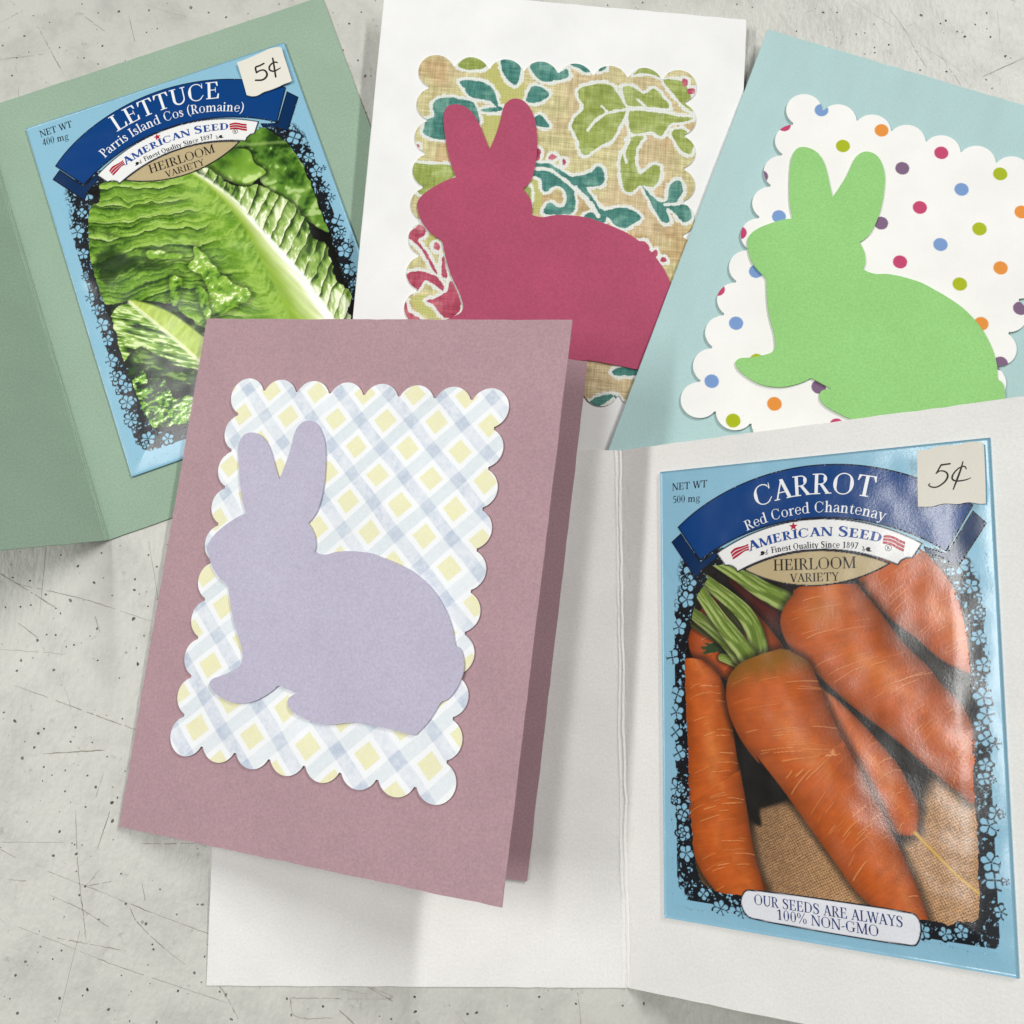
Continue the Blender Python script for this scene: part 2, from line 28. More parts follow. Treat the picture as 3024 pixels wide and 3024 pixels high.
"floral_art":{"teal":[[[24.25,-28.12],[26.77,-27.44],[30.38,-27.55],[33.01,-28.41],[34.71,-30.48],[35.67,-33.16],[36.21,-35.6],[34.44,-33.83],[32.34,-33.19],[29.24,-32.92],[27.11,-32.01],[25.95,-30.18]],[[35.79,-20.34],[37.78,-19.31],[40.14,-19.65],[41.58,-21.75],[41.78,-24.81],[40.95,-27.67],[39.37,-27.26],[37.72,-25.75],[36.54,-23.62]],[[44.39,-21.21],[45.84,-19.67],[47.88,-19.2],[49.98,-19.56],[51.91,-21.34],[53.27,-22.34],[55.26,-21.03],[56.19,-23.46],[54.44,-24.46],[51.9,-25.26],[49.34,-25.78],[47.23,-25.14],[45.84,-23.59]],[[55.67,-19.31],[57.7,-18.55],[60.32,-18.87],[62.28,-21.21],[60.49,-21.66],[58.87,-20.69]],[[64.61,-20.99],[65.54,-19.22],[67.11,-19.35],[66.4,-20.54]],[[17.13,-35.42],[18.57,-34.19],[20.05,-33.5],[22.59,-33.26],[25.18,-33.58],[28.83,-34.34],[31.06,-40.2],[29.36,-41.45],[25.98,-43.95],[21.34,-46.56],[18.54,-46.54],[15.4,-45.46],[15.01,-43.86],[15.55,-41.07],[17.74,-39.77],[17.31,-37.61]],[[44.11,-32.38],[45.35,-27.82],[47.9,-27.42],[50.33,-29.03],[50.18,-30.71],[47.21,-32.64]],[[31.03,-36.35],[36.56,-34.84],[37.41,-35.87],[33.64,-36.94]],[[46.56,-38.23],[47.49,-36.77],[49.02,-36.63],[51.26,-39.45],[50.27,-40.09],[47.68,-39.78]],[[46.95,-51.87],[52.02,-51.31],[55.18,-52.87],[58.87,-54.6],[61.88,-53.79],[64.38,-52.76],[65.81,-51.0],[67.35,-51.13],[68.3,-54.31],[67.66,-56.53],[64.64,-57.34],[63.14,-57.74],[65.34,-60.52],[68.09,-64.04],[71.11,-63.51],[74.14,-62.97],[77.23,-63.51],[79.62,-65.45],[77.44,-67.52],[74.97,-69.07],[72.4,-68.49],[69.73,-66.05],[69.32,-67.96],[65.74,-67.47],[63.15,-66.62],[65.1,-65.11],[67.12,-64.93],[64.89,-61.63],[61.66,-58.68],[60.04,-57.21],[59.99,-60.45],[60.43,-63.64],[59.06,-66.18],[52.0,-66.79],[51.63,-64.95],[53.03,-63.11],[55.4,-64.35],[57.15,-63.93],[57.71,-60.65],[56.02,-58.1],[53.48,-58.22],[52.06,-59.81],[50.78,-59.65],[49.77,-55.96],[46.92,-55.13]],[[79.21,-55.42],[84.08,-59.9],[86.84,-59.33],[87.4,-54.69],[90.27,-52.96],[91.35,-56.31],[89.81,-60.04],[93.1,-60.73],[94.19,-64.39],[91.77,-65.73],[88.53,-62.44],[86.82,-62.1],[87.91,-65.75],[85.93,-66.24],[83.45,-62.89],[81.24,-58.84]],[[73.78,-111.91],[75.7,-110.62],[83.13,-109.87],[83.74,-112.12],[77.8,-112.76],[74.83,-113.0]],[[67.65,-121.66],[70.24,-119.43],[74.4,-118.59],[72.31,-121.19],[69.91,-122.39]],[[74.65,-118.72],[76.19,-119.61],[78.27,-121.47],[76.28,-121.28]]],"green":[[[59.26,-27.08],[62.28,-25.69],[65.86,-24.79],[69.01,-25.34],[70.69,-27.69],[72.39,-30.32],[73.57,-32.99],[71.75,-37.58],[69.93,-42.15],[66.95,-44.06],[64.01,-46.52],[62.55,-47.75],[60.95,-46.8],[59.96,-43.05],[57.94,-39.39],[58.54,-36.58],[61.16,-33.02],[59.42,-29.85]],[[72.12,-25.33],[75.22,-25.04],[78.44,-26.97],[81.46,-25.02],[84.19,-27.56],[86.15,-30.72],[79.67,-30.87],[73.98,-31.01],[72.82,-28.61]],[[74.37,-33.47],[76.63,-32.26],[89.11,-32.94],[93.29,-33.39],[90.23,-34.78],[86.65,-35.66],[84.25,-39.75],[81.61,-38.61],[78.55,-39.44],[75.19,-39.19]],[[74.55,-41.73],[77.05,-40.4],[79.12,-40.49],[77.25,-44.23],[76.97,-48.63],[78.69,-52.29],[81.63,-49.31],[84.18,-49.08],[84.37,-52.87],[82.46,-55.76],[78.86,-55.54],[76.92,-57.6],[74.36,-57.56],[73.08,-52.79],[72.79,-47.37],[74.18,-44.51]],[[11.63,-55.04],[17.66,-54.5],[24.78,-54.67],[25.01,-57.62],[21.2,-60.66],[18.41,-63.59],[15.4,-63.86],[14.18,-61.28],[11.95,-58.79]],[[23.63,-23.44],[23.78,-22.03],[27.19,-19.47],[31.98,-21.26],[30.84,-23.32],[26.51,-24.12]],[[75.02,-21.14],[77.99,-18.05],[82.19,-18.5],[83.89,-21.43],[79.67,-20.42],[77.07,-20.5]],[[83.92,-21.99],[89.66,-22.01],[92.48,-26.79],[93.19,-31.18],[89.98,-29.25],[86.7,-25.65]],[[87.29,-38.37],[90.33,-36.99],[93.57,-40.0],[93.25,-44.43],[90.11,-43.62]],[[44.43,-59.67],[46.38,-58.42],[47.53,-60.48],[47.31,-64.79],[46.95,-63.22]]],"red":[[[47.56,-47.19],[49.2,-47.2],[49.23,-50.03],[47.78,-50.44]],[[52.58,-48.1],[54.17,-48.94],[53.21,-49.95],[51.65,-49.54]],[[56.14,-49.3],[57.08,-50.42],[56.52,-51.34],[55.88,-50.96]],[[78.23,-73.06],[80.75,-72.57],[82.44,-73.92],[81.42,-75.97]],[[83.91,-74.96],[84.85,-75.41],[84.07,-78.13],[82.25,-77.23]],[[86.54,-76.86],[87.6,-77.83],[86.62,-78.55],[85.68,-77.99]],[[14.79,-74.57],[16.17,-73.12],[18.03,-74.29],[17.93,-76.15],[16.32,-77.88],[18.83,-81.09],[21.7,-85.58],[22.35,-87.51],[20.68,-85.4],[17.28,-80.43],[13.79,-77.57],[13.18,-76.3]],[[21.1,-78.15],[22.49,-78.67],[22.28,-80.37],[20.88,-79.86]],[[23.88,-81.71],[25.37,-87.88],[23.75,-87.5],[23.45,-83.85]],[[13.71,-88.35],[15.84,-87.12],[19.34,-87.24],[22.4,-88.13],[24.63,-91.08],[24.23,-92.26],[21.59,-90.4],[19.02,-89.47],[18.21,-91.62],[16.34,-93.08],[14.2,-91.18]],[[20.03,-95.63],[22.9,-94.35],[25.7,-92.03],[26.44,-88.84],[29.32,-93.81],[29.64,-97.93],[26.35,-100.28],[23.73,-98.43],[22.08,-96.49]],[[13.22,-97.24],[14.36,-96.0],[15.36,-99.13],[18.98,-100.99],[17.1,-102.08],[14.31,-101.28]],[[12.64,-48.87],[14.16,-48.85],[14.0,-50.06]],[[89.8,-21.16],[91.21,-21.31],[91.09,-23.28],[89.88,-23.11]],[[91.34,-24.21],[93.31,-23.8],[93.12,-25.61],[91.56,-25.59]]],"olive":[[[31.98,-21.26],[35.71,-19.22],[36.83,-24.16],[40.22,-28.3],[43.22,-26.91],[43.52,-31.32],[40.75,-36.01],[37.18,-36.33],[35.59,-32.06],[33.49,-27.81],[31.75,-25.19]],[[45.15,-55.29],[48.72,-55.51],[50.52,-59.67],[50.41,-65.6],[46.95,-66.97],[46.88,-62.15]],[[31.66,-37.94],[37.22,-36.88],[36.13,-43.03],[34.45,-48.1],[32.57,-43.35]],[[19.44,-76.29],[20.69,-76.18],[20.61,-78.3],[19.16,-78.95]],[[16.49,-94.89],[19.9,-94.08],[21.18,-97.6],[23.36,-100.01],[19.38,-99.82],[16.17,-96.99]]],"veins":[[[[47.55,-53.17],[52.14,-53.14],[55.31,-54.92],[59.05,-57.57],[62.82,-61.01],[67.18,-66.0]],0.55],[[[62.59,-39.79],[64.98,-36.54],[67.94,-34.06],[74.05,-32.39],[81.79,-31.67],[89.1,-32.67]],0.45],[[[66.27,-31.99],[67.91,-33.51]],0.4],[[[76.46,-28.83],[78.62,-30.58],[79.71,-31.59]],0.4],[[[74.41,-48.86],[73.72,-45.64],[75.06,-41.68]],0.4],[[[86.29,-60.83],[90.35,-60.2]],0.5]]},
"polka":[[22.96,-20.8,0],[41.08,-21.37,1],[32.21,-29.72,2],[59.04,-22.65,3],[50.11,-30.91,4],[76.36,-23.57,2],[67.58,-31.74,0],[58.26,-40.94,3],[85.13,-32.93,1],[21.94,-56.77,0],[49.49,-49.14,4],[75.63,-41.75,2],[66.86,-49.9,0],[57.9,-58.68,3],[84.31,-51.15,1],[21.13,-74.85,0],[75.2,-59.53,2],[20.88,-91.45,0],[83.94,-68.84,1],[14.3,-28.89,3],[13.27,-46.57,4],[13.1,-65.19,3],[12.83,-83.57,3],[92.63,-60.89,4],[49.71,-66.6,4],[102.04,-34.19,4],[93.29,-23.09,0],[87.28,-13.95,3],[101.05,-51.53,3],[93.39,-42.6,0],[109.74,-62.08,1],[110.6,-45.35,2],[113.27,-33.28,0],[20.04,-109.86,0],[38.21,-110.17,1],[29.2,-118.57,2],[92.0,-78.18,4],[47.98,-101.39,4],[29.75,-99.9,2],[55.92,-110.23,3],[73.83,-111.01,0],[47.46,-123.91,4],[89.85,-103.0,1],[106.34,-102.11,2],[107.57,-80.68,0]],
"polka_r":1.978,
"ging":[[-7.03,-6.902],[7.43,-8.09],[60.852,113.174]],
"scr":[[[-135.0,-47.5],[-119.3,-52.9],[-109.6,-56.4],[-100.3,-59.5]],[[-122.0,-95.6],[-111.5,-99.3],[-94.5,-105.6],[-75.9,-112.0]],[[-115.7,-80.5],[-114.5,-90.7],[-113.1,-99.5],[-111.6,-106.9],[-110.5,-112.5]],[[-106.4,-80.0],[-107.6,-84.1],[-109.2,-90.1]],[[-129.1,-109.3],[-117.8,-113.2],[-103.3,-118.5],[-88.4,-123.1],[-72.8,-127.8]],[[-118.3,-112.1],[-110.0,-113.6],[-99.8,-115.3]],[[-99.6,-104.7],[-98.8,-106.2],[-97.8,-107.8],[-94.2,-111.2],[-89.4,-115.0],[-84.2,-118.7]],[[-135.1,-88.3],[-117.9,-88.4]],[[-97.9,-88.7],[-83.1,-88.5]],[[-135.0,-90.1],[-133.0,-91.0],[-130.6,-92.3]],[[-111.5,-99.4],[-108.1,-95.1]],[[-121.0,-101.5],[-112.0,-105.2],[-104.8,-109.5]],[[-132.0,-97.8],[-127.3,-98.1]],[[-75.3,-123.7],[-73.4,-126.0],[-69.7,-132.1]],[[-56.9,-126.6],[-55.1,-131.0],[-45.7,-131.3]],[[-56.9,-126.6],[-44.0,-126.6]],[[-111.1,-99.2],[-104.7,-98.1]],[[-96.8,-98.6],[-95.7,-103.0]],[[-109.0,-70.6],[-110.6,-76.9]],[[-125.9,-65.6],[-109.0,-64.6]],[[-141.6,-17.0],[-133.9,-21.4],[-124.7,-26.9]],[[-136.5,-19.9],[-117.2,-24.3],[-97.9,-30.5]],[[-139.7,-37.8],[-121.3,-39.1]],[[-135.5,-30.5],[-129.4,-34.8]],[[-114.4,-28.6],[-112.6,-33.4]],[[-45.8,-126.7],[-30.9,-126.5],[-36.4,-123.8]],[[-44.5,-124.3],[-37.0,-125.5]],[[16.8,-124.9],[17.6,-132.8]],[[-44.3,-129.3],[-40.2,-132.7]],[[-37.3,-123.7],[-30.5,-127.2]],[[-145.5,152.0],[-140.6,143.3],[-135.6,134.6]],[[-155.9,140.5],[-142.6,142.2]],[[-117.5,155.0],[-115.0,146.0]],[[-131.3,155.1],[-124.4,149.7]],[[-157.0,153.0],[-150.4,157.1]],[[114.8,155.4],[118.6,148.8],[122.0,140.5],[124.7,135.3]],[[129.2,139.3],[134.3,129.7]],[[147.3,154.5],[147.2,143.3]],[[99.0,143.1],[100.2,146.6]],[[140.7,132.2],[153.9,138.5]],[[120.0,149.4],[122.2,150.5]]],
"spk":[[-147.0,155.3],[-141.8,153.0],[-138.0,144.4],[-155.5,145.2],[-130.2,140.8],[-125.8,138.7],[-150.9,141.0],[-120.6,156.5],[-111.4,156.8],[-98.5,157.5],[-93.0,155.9],[-149.1,148.4],[-151.7,135.1],[-124.9,144.8],[-111.7,149.3],[-108.8,-9.3],[-113.8,-11.3],[-100.7,-11.9],[-120.1,-15.0],[-98.2,-15.2],[-137.9,-18.1],[-133.1,-19.0],[-128.4,-22.8],[-121.5,-24.4],[-104.0,-18.7],[-103.9,-21.6],[-123.9,-28.0],[-125.3,-26.7],[-110.0,-23.1],[-135.1,-26.2],[-132.3,-25.7],[-113.5,-32.2],[-103.7,-29.5],[-127.3,-33.8],[-124.7,-33.9],[-115.3,-34.2],[-129.6,-35.4],[-121.6,-37.1],[-119.5,-36.6],[-130.5,-40.1],[-133.7,-40.8],[-112.7,-40.8],[-101.7,-41.8],[-124.5,-43.4],[-134.6,-43.6],[-99.9,-26.1],[-133.9,-57.0],[-125.9,-59.0],[-127.3,-60.2],[-117.4,-58.6],[-104.9,-56.4],[-118.4,-62.4],[-112.6,-62.6],[-128.1,-63.9],[-131.1,-66.7],[-125.1,-69.0],[-119.3,-69.9],[-113.2,-71.2],[-103.2,-70.1],[-110.8,-74.2],[-104.8,-76.9],[-106.1,-78.2],[-113.1,-79.3],[-105.7,-82.9],[-119.5,-85.6],[-115.3,-88.9],[-114.7,-91.3],[-120.7,-91.7],[-102.5,-96.2],[-113.0,-101.5],[-111.7,-99.4],[-100.7,-103.7],[-92.0,-100.1],[-81.9,-103.8],[-80.7,-103.8],[-107.5,-107.6],[-95.1,-108.6],[-93.1,-113.7],[-92.8,-114.9],[-79.4,-116.6],[-118.8,-117.3],[-125.8,-118.0],[-128.1,-121.3],[-100.7,-121.2],[-129.1,-126.9],[-116.2,-126.8],[-109.2,-124.7],[-103.4,-129.4],[-97.8,-132.2],[-126.8,-130.4],[-85.8,-124.9],[-81.8,-120.6],[-79.9,-122.8],[-75.0,-125.1],[-73.4,-125.8],[-71.7,-131.7],[-48.3,-128.5],[-56.4,-130.6],[-24.9,-126.2],[-1.2,-128.2],[-9.1,-129.9],[7.0,-126.1],[-24.7,-129.7],[28.2,-128.1],[-30.8,-131.5],[33.6,-127.6],[68.6,157.3],[86.2,148.0],[94.6,154.3],[98.8,154.3],[124.2,153.0],[129.8,150.2],[131.5,151.2],[140.3,149.8],[144.0,153.6],[134.6,147.5],[136.8,145.7],[113.7,143.2],[109.4,142.3],[109.4,140.6],[130.4,134.1],[148.4,139.1],[142.0,131.4],[143.5,128.5],[122.6,134.7],[104.2,146.9],[144.5,145.6],[-46.1,155.6],[-49.7,151.7],[-46.7,139.3],[-44.4,134.0],[-42.6,134.0],[-51.3,142.8],[29.2,157.3],[39.9,158.1]],
"mauveshape":{},
"alpha":0.60784,
"galpha":0.91121}"""
D = json.loads(DATA)
S = bpy.context.scene
MM = 0.001

# ------------------------------------------------------------------ camera
def mat4(rot, loc):
    m = Matrix(rot).to_4x4()
    m.translation = Vector(loc) * MM
    return m

cd = bpy.data.cameras.new("camera")
cam = bpy.data.objects.new("camera", cd)
S.collection.objects.link(cam)
cd.sensor_width = 36.0
cd.lens = D['cam']['lens']
cd.clip_start = 0.005
cd.clip_end = 20.0
cam.matrix_world = mat4(D['cam']['rot'], D['cam']['loc'])
S.camera = cam

# ------------------------------------------------------------------ light of the room
wld = bpy.data.worlds.new("World")
S.world = wld
wld.use_nodes = True
bg = wld.node_tree.nodes.get("Background") or wld.node_tree.nodes.new("ShaderNodeBackground")
bg.inputs[0].default_value = (1.0, 0.995, 0.985, 1)
bg.inputs[1].default_value = 0.12

def tube_light(name, loc, aim, w, h, power, col):
    l = bpy.data.lights.new(name, 'AREA')
    l.shape = 'RECTANGLE'; l.size = w; l.size_y = h; l.energy = power; l.color = col
    o = bpy.data.objects.new(name, l)
    S.collection.objects.link(o)
    z = (Vector(loc) - Vector(aim)).normalized()
    y = Vector((0, 1, 0)); y = (y - z * y.dot(z)).normalized()
    x = y.cross(z)
    m = Matrix((x, y, z)).transposed().to_4x4(); m.translation = Vector(loc)
    o.matrix_world = m
    return o

tube_light("ceiling_lamp", (-1.31, 0.10, 1.52), (0, 0, 0), 0.066, 1.0, 16.5, (1, 0.995, 0.975))
tube_light("ceiling_lamp", (0.98, 1.02, 1.45), (0, 0, 0), 0.10, 1.1, 23.0, (1, 0.993, 0.975))
tube_light("ceiling_lamp", (-0.62, 0.10, 1.80), (0, 0, 0), 0.14, 1.2, 10.0, (1, 0.995, 0.985))

S.view_settings.view_transform = 'Standard'
S.view_settings.look = 'None'
S.view_settings.exposure = -0.03
S.view_settings.gamma = 1.0
S.view_settings.use_curve_mapping = False

# ------------------------------------------------------------------ helpers
def lin(c):
    c = np.asarray(c, float) / 255.0
    return np.where(c <= 0.04045, c / 12.92, ((c + 0.055) / 1.055) ** 2.4)

def link(name, me, parent, mat, local=None):
    o = bpy.data.objects.new(name, me)
    S.collection.objects.link(o)
    if mat is not None and not me.materials:
        me.materials.append(mat)
    if parent is not None:
        o.parent = parent
        if local is not None:
            o.matrix_local = local
    return o

def thing(name, frame, label, cat, group=None):
    o = bpy.data.objects.new(name, None)
    o.empty_display_size = 0.01
    S.collection.objects.link(o)
    rot, loc = frame[1], frame[0]
    o.matrix_world = mat4(rot, loc)
    o['label'] = label; o['category'] = cat
    if group: o['group'] = group
    return o

def rel(frame, base):
    return mat4(base[1], base[0]).inverted() @ mat4(frame[1], frame[0])

def raw_mesh(name, co, loops, starts, totals, smooth=False):
    me = bpy.data.meshes.new(name)
    me.vertices.add(len(co)); me.vertices.foreach_set('co', np.asarray(co, np.float32).ravel())
    me.loops.add(len(loops)); me.loops.foreach_set('vertex_index', np.asarray(loops, np.int32))
    me.polygons.add(len(starts)); me.polygons.foreach_set('loop_start', np.asarray(starts, np.int32))
    try:
        me.polygons.foreach_set('loop_total', np.asarray(totals, np.int32))
    except Exception:
        pass
    me.update(calc_edges=True)
    me.validate()
    if smooth:
        me.polygons.foreach_set('use_smooth', np.ones(len(me.polygons), bool))
    return me

def poly_sdf(P, poly):
    """signed distance (negative inside) of points P (N,2) to a closed polygon"""
    poly = np.asarray(poly, float)
    lo = poly.min(0) - 3.0; hi = poly.max(0) + 3.0
    out = np.full(len(P), 9.0)
    near = np.where(((P > lo) & (P < hi)).all(1))[0]
    a = poly; b = np.roll(poly, -1, 0)
    for c in range(0, len(near), 20000):
        idx = near[c:c + 20000]
        q = P[idx]
        best = np.full(len(idx), 1e9); ins = np.zeros(len(idx), bool)
        for (ax, ay), (bx, by) in zip(a, b):
            ex, ey = bx - ax, by - ay
            wx, wy = q[:, 0] - ax, q[:, 1] - ay
            t = np.clip((wx * ex + wy * ey) / (ex * ex + ey * ey + 1e-12), 0, 1)
            best = np.minimum(best, (wx - ex * t) ** 2 + (wy - ey * t) ** 2)
            cond = (ay > q[:, 1]) != (by > q[:, 1])
            xi = ex * (q[:, 1] - ay) / (ey if abs(ey) > 1e-12 else 1e-12) + ax
            ins ^= cond & (q[:, 0] < xi)
        d = np.sqrt(best)
        out[idx] = np.where(ins, -d, d)
    return out

def line_dist(P, pts, pad=3.0):
    """distance to an open polyline and the parameter (mm along it)"""
    pts = np.asarray(pts, float)
    lo = pts.min(0) - pad; hi = pts.max(0) + pad
    near = np.where(((P > lo) & (P < hi)).all(1))[0]
    dist = np.full(len(P), 1e3); par = np.zeros(len(P)); side = np.zeros(len(P))
    q = P[near]; best = np.full(len(near), 1e9); bp = np.zeros(len(near)); bs = np.zeros(len(near)); acc = 0
    for (ax, ay), (bx, by) in zip(pts[:-1], pts[1:]):
        ex, ey = bx - ax, by - ay; L = math.hypot(ex, ey) + 1e-9
        wx, wy = q[:, 0] - ax, q[:, 1] - ay
        t = np.clip((wx * ex + wy * ey) / L ** 2, 0, 1)
        d2 = (wx - ex * t) ** 2 + (wy - ey * t) ** 2
        m = d2 < best
        best[m] = d2[m]; bp[m] = acc + t[m] * L; bs[m] = np.sign(ex * wy - ey * wx)[m]
        acc += L
    dist[near] = np.sqrt(best); par[near] = bp; side[near] = bs
    return dist, par, side

def smooth_closed(pts, sub=4):
    p = np.asarray(pts, float); n = len(p); out = []
    for i in range(n):
        p0, p1, p2, p3 = p[i - 1], p[i], p[(i + 1) % n], p[(i + 2) % n]
        d1, d2 = p1 - p0, p2 - p1
        for k in range(sub):
            t = k / sub
            out.append(0.5 * (2 * p1 + (p2 - p0) * t + (2 * p0 - 5 * p1 + 4 * p2 - p3) * t * t + (3 * p1 - p0 - 3 * p2 + p3) * t ** 3))
    return np.array(out)

def smooth_sharp(pts, sub=4, cos_lim=0.55):
    """closed curve through the points, keeping sharp corners sharp"""
    p = np.asarray(pts, float); n = len(p)
    d = np.roll(p, -1, 0) - p; d /= np.linalg.norm(d, axis=1)[:, None] + 1e-9
    sharp = (np.roll(d, 1, 0) * d).sum(1) < cos_lim
    out = []
    for i in range(n):
        p1, p2 = p[i], p[(i + 1) % n]
        p0 = p1 - (p2 - p1) if sharp[i] else p[i - 1]
        p3 = p2 + (p2 - p1) if sharp[(i + 1) % n] else p[(i + 2) % n]
        for k in range(sub):
            t = k / sub
            out.append(0.5 * (2 * p1 + (p2 - p0) * t + (2 * p0 - 5 * p1 + 4 * p2 - p3) * t * t + (3 * p1 - p0 - 3 * p2 + p3) * t ** 3))
    return np.array(out)

def chaikin(pts, n=3):
    p = np.asarray(pts, float)
    for _ in range(n):
        q = np.roll(p, -1, 0); p = np.stack([p * .75 + q * .25, p * .25 + q * .75], 1).reshape(-1, 2)
    return p

def smooth_open(pts, sub=6):
    p = np.asarray(pts, float)
    p = np.vstack([2 * p[0] - p[1], p, 2 * p[-1] - p[-2]]); out = []
    for i in range(1, len(p) - 2):
        p0, p1, p2, p3 = p[i - 1], p[i], p[i + 1], p[i + 2]
        for k in range(sub):
            t = k / sub
            out.append(0.5 * (2 * p1 + (p2 - p0) * t + (2 * p0 - 5 * p1 + 4 * p2 - p3) * t * t + (3 * p1 - p0 - 3 * p2 + p3) * t ** 3))
    out.append(p[-2])
    return np.array(out)

def h2(ix, iy, seed):
    h = (ix.astype(np.int64) * 374761393 + iy.astype(np.int64) * 668265263 + seed * 974634777) & 0xFFFFFFFF
    h = ((h ^ (h >> 13)) * 1274126177) & 0xFFFFFFFF
    return ((h ^ (h >> 16)) & 0xFFFF) / 65535.0

def vn(x, y, seed=0):
    ix, iy = np.floor(x), np.floor(y); fx, fy = x - ix, y - iy
    ux, uy = fx * fx * (3 - 2 * fx), fy * fy * (3 - 2 * fy)
    a, b = h2(ix, iy, seed), h2(ix + 1, iy, seed); c, d = h2(ix, iy + 1, seed), h2(ix + 1, iy + 1, seed)
    return (a * (1 - ux) + b * ux) * (1 - uy) + (c * (1 - ux) + d * ux) * uy

def fbm(x, y, seed=0, o=4):
    s = 0; a = .5; t = 0
    for i in range(o):
        s = s + a * vn(x, y, seed + i * 17); t += a; a *= .5; x = x * 2.03; y = y * 2.03
    return s / t

def ss(a, b, x):
    t = np.clip((x - a) / (b - a), 0, 1)
    return t * t * (3 - 2 * t)

def mix(c, col, m):
    m = np.clip(np.asarray(m), 0, 1)
    return c * (1 - m[:, None]) + np.asarray(col, float) * m[:, None]

def sheet(name, parent, mat, sdf, col, bbox, pitch, z, thick=0.0, local=None, H=None):
    """thin printed sheet: a fine grid trimmed to an outline, ink colour stored on its vertices"""
    x0, y0, x1, y1 = bbox
    nx = int((x1 - x0) / pitch) + 2; ny = int((y1 - y0) / pitch) + 2
    gx, gy = np.meshgrid(x0 + np.arange(nx) * pitch, y0 + np.arange(ny) * pitch)
    P = np.stack([gx.ravel(), gy.ravel()], 1)
    d = sdf(P)
    near = np.where(np.abs(d) < 0.8 * pitch)[0]
    e = pitch * 0.3
    for _ in range(2):
        q = P[near]; dq = sdf(q)
        gxn = (sdf(q + [e, 0]) - sdf(q - [e, 0])) / (2 * e); gyn = (sdf(q + [0, e]) - sdf(q - [0, e])) / (2 * e)
        g2 = np.maximum(gxn ** 2 + gyn ** 2, 0.3)
        st = np.clip(dq / g2, -pitch * .8, pitch * .8)
        P[near] = q - np.stack([gxn * st, gyn * st], 1)
    ok = d < 0; ok[near] = True
    okg = ok.reshape(ny, nx)
    cell = okg[:-1, :-1] & okg[1:, :-1] & okg[:-1, 1:] & okg[1:, 1:]
    cy, cx = np.where(cell)
    a = cy * nx + cx; q4 = np.stack([a, a + 1, a + 1 + nx, a + nx], 1)
    dc = sdf(P[q4].mean(1))
    q4 = q4[dc < 0.05 * pitch]
    used, inv = np.unique(q4, return_inverse=True)
    q4 = inv.reshape(-1, 4); P = P[used]
    n = len(P)
    zz = np.full(n, z, float) if H is None else H(P) + z
    co = np.c_[P, zz]
    rgb = lin(col(P))
    faces = q4
    if thick > 0:
        eg = np.concatenate([q4[:, [0, 1]], q4[:, [1, 2]], q4[:, [2, 3]], q4[:, [3, 0]]])
        key = np.sort(eg, 1); key = key[:, 0].astype(np.int64) * (n + 1) + key[:, 1]
        u, idx, cnt = np.unique(key, return_index=True, return_counts=True)
        be = eg[idx[cnt == 1]]
        bv, bi = np.unique(be, return_inverse=True); bi = bi.reshape(-1, 2)
        co = np.vstack([co, co[bv] - [0, 0, thick], co[bv]])
        rim = np.tile(lin([236, 234, 228]), (len(bv), 1))
        rgb = np.vstack([rgb, rim, rim])
        side = np.stack([bi[:, 1] + n + len(bv), bi[:, 0] + n + len(bv), bi[:, 0] + n, bi[:, 1] + n], 1)
        faces = np.vstack([q4, side])
    me = raw_mesh(name, co * MM, faces.ravel(), np.arange(len(faces)) * 4, np.full(len(faces), 4))
    at = me.attributes.new('ink', 'FLOAT_COLOR', 'POINT')
    at.data.foreach_set('color', np.c_[rgb, np.ones(len(rgb))].astype(np.float32).ravel())
    return link(name, me, parent, mat, local)

def slab(name, parent, mat, outline, z, thick, local=None):
    """sheet of paper with a real thickness, cut to an outline"""
    o = np.asarray(outline, float); n = len(o)
    area = (o[:, 0] * np.roll(o[:, 1], -1) - np.roll(o[:, 0], -1) * o[:, 1]).sum()
    if area < 0: o = o[::-1]
    co = np.vstack([np.c_[o, np.full(n, z)], np.c_[o, np.full(n, z - thick)]]) * MM
    faces = [list(range(n)), list(range(2 * n - 1, n - 1, -1))] + [[i, n + i, n + (i + 1) % n, (i + 1) % n] for i in range(n)]
    me = bpy.data.meshes.new(name)
    me.from_pydata([tuple(c) for c in co], [], faces); me.update()
    return link(name, me, parent, mat, local)

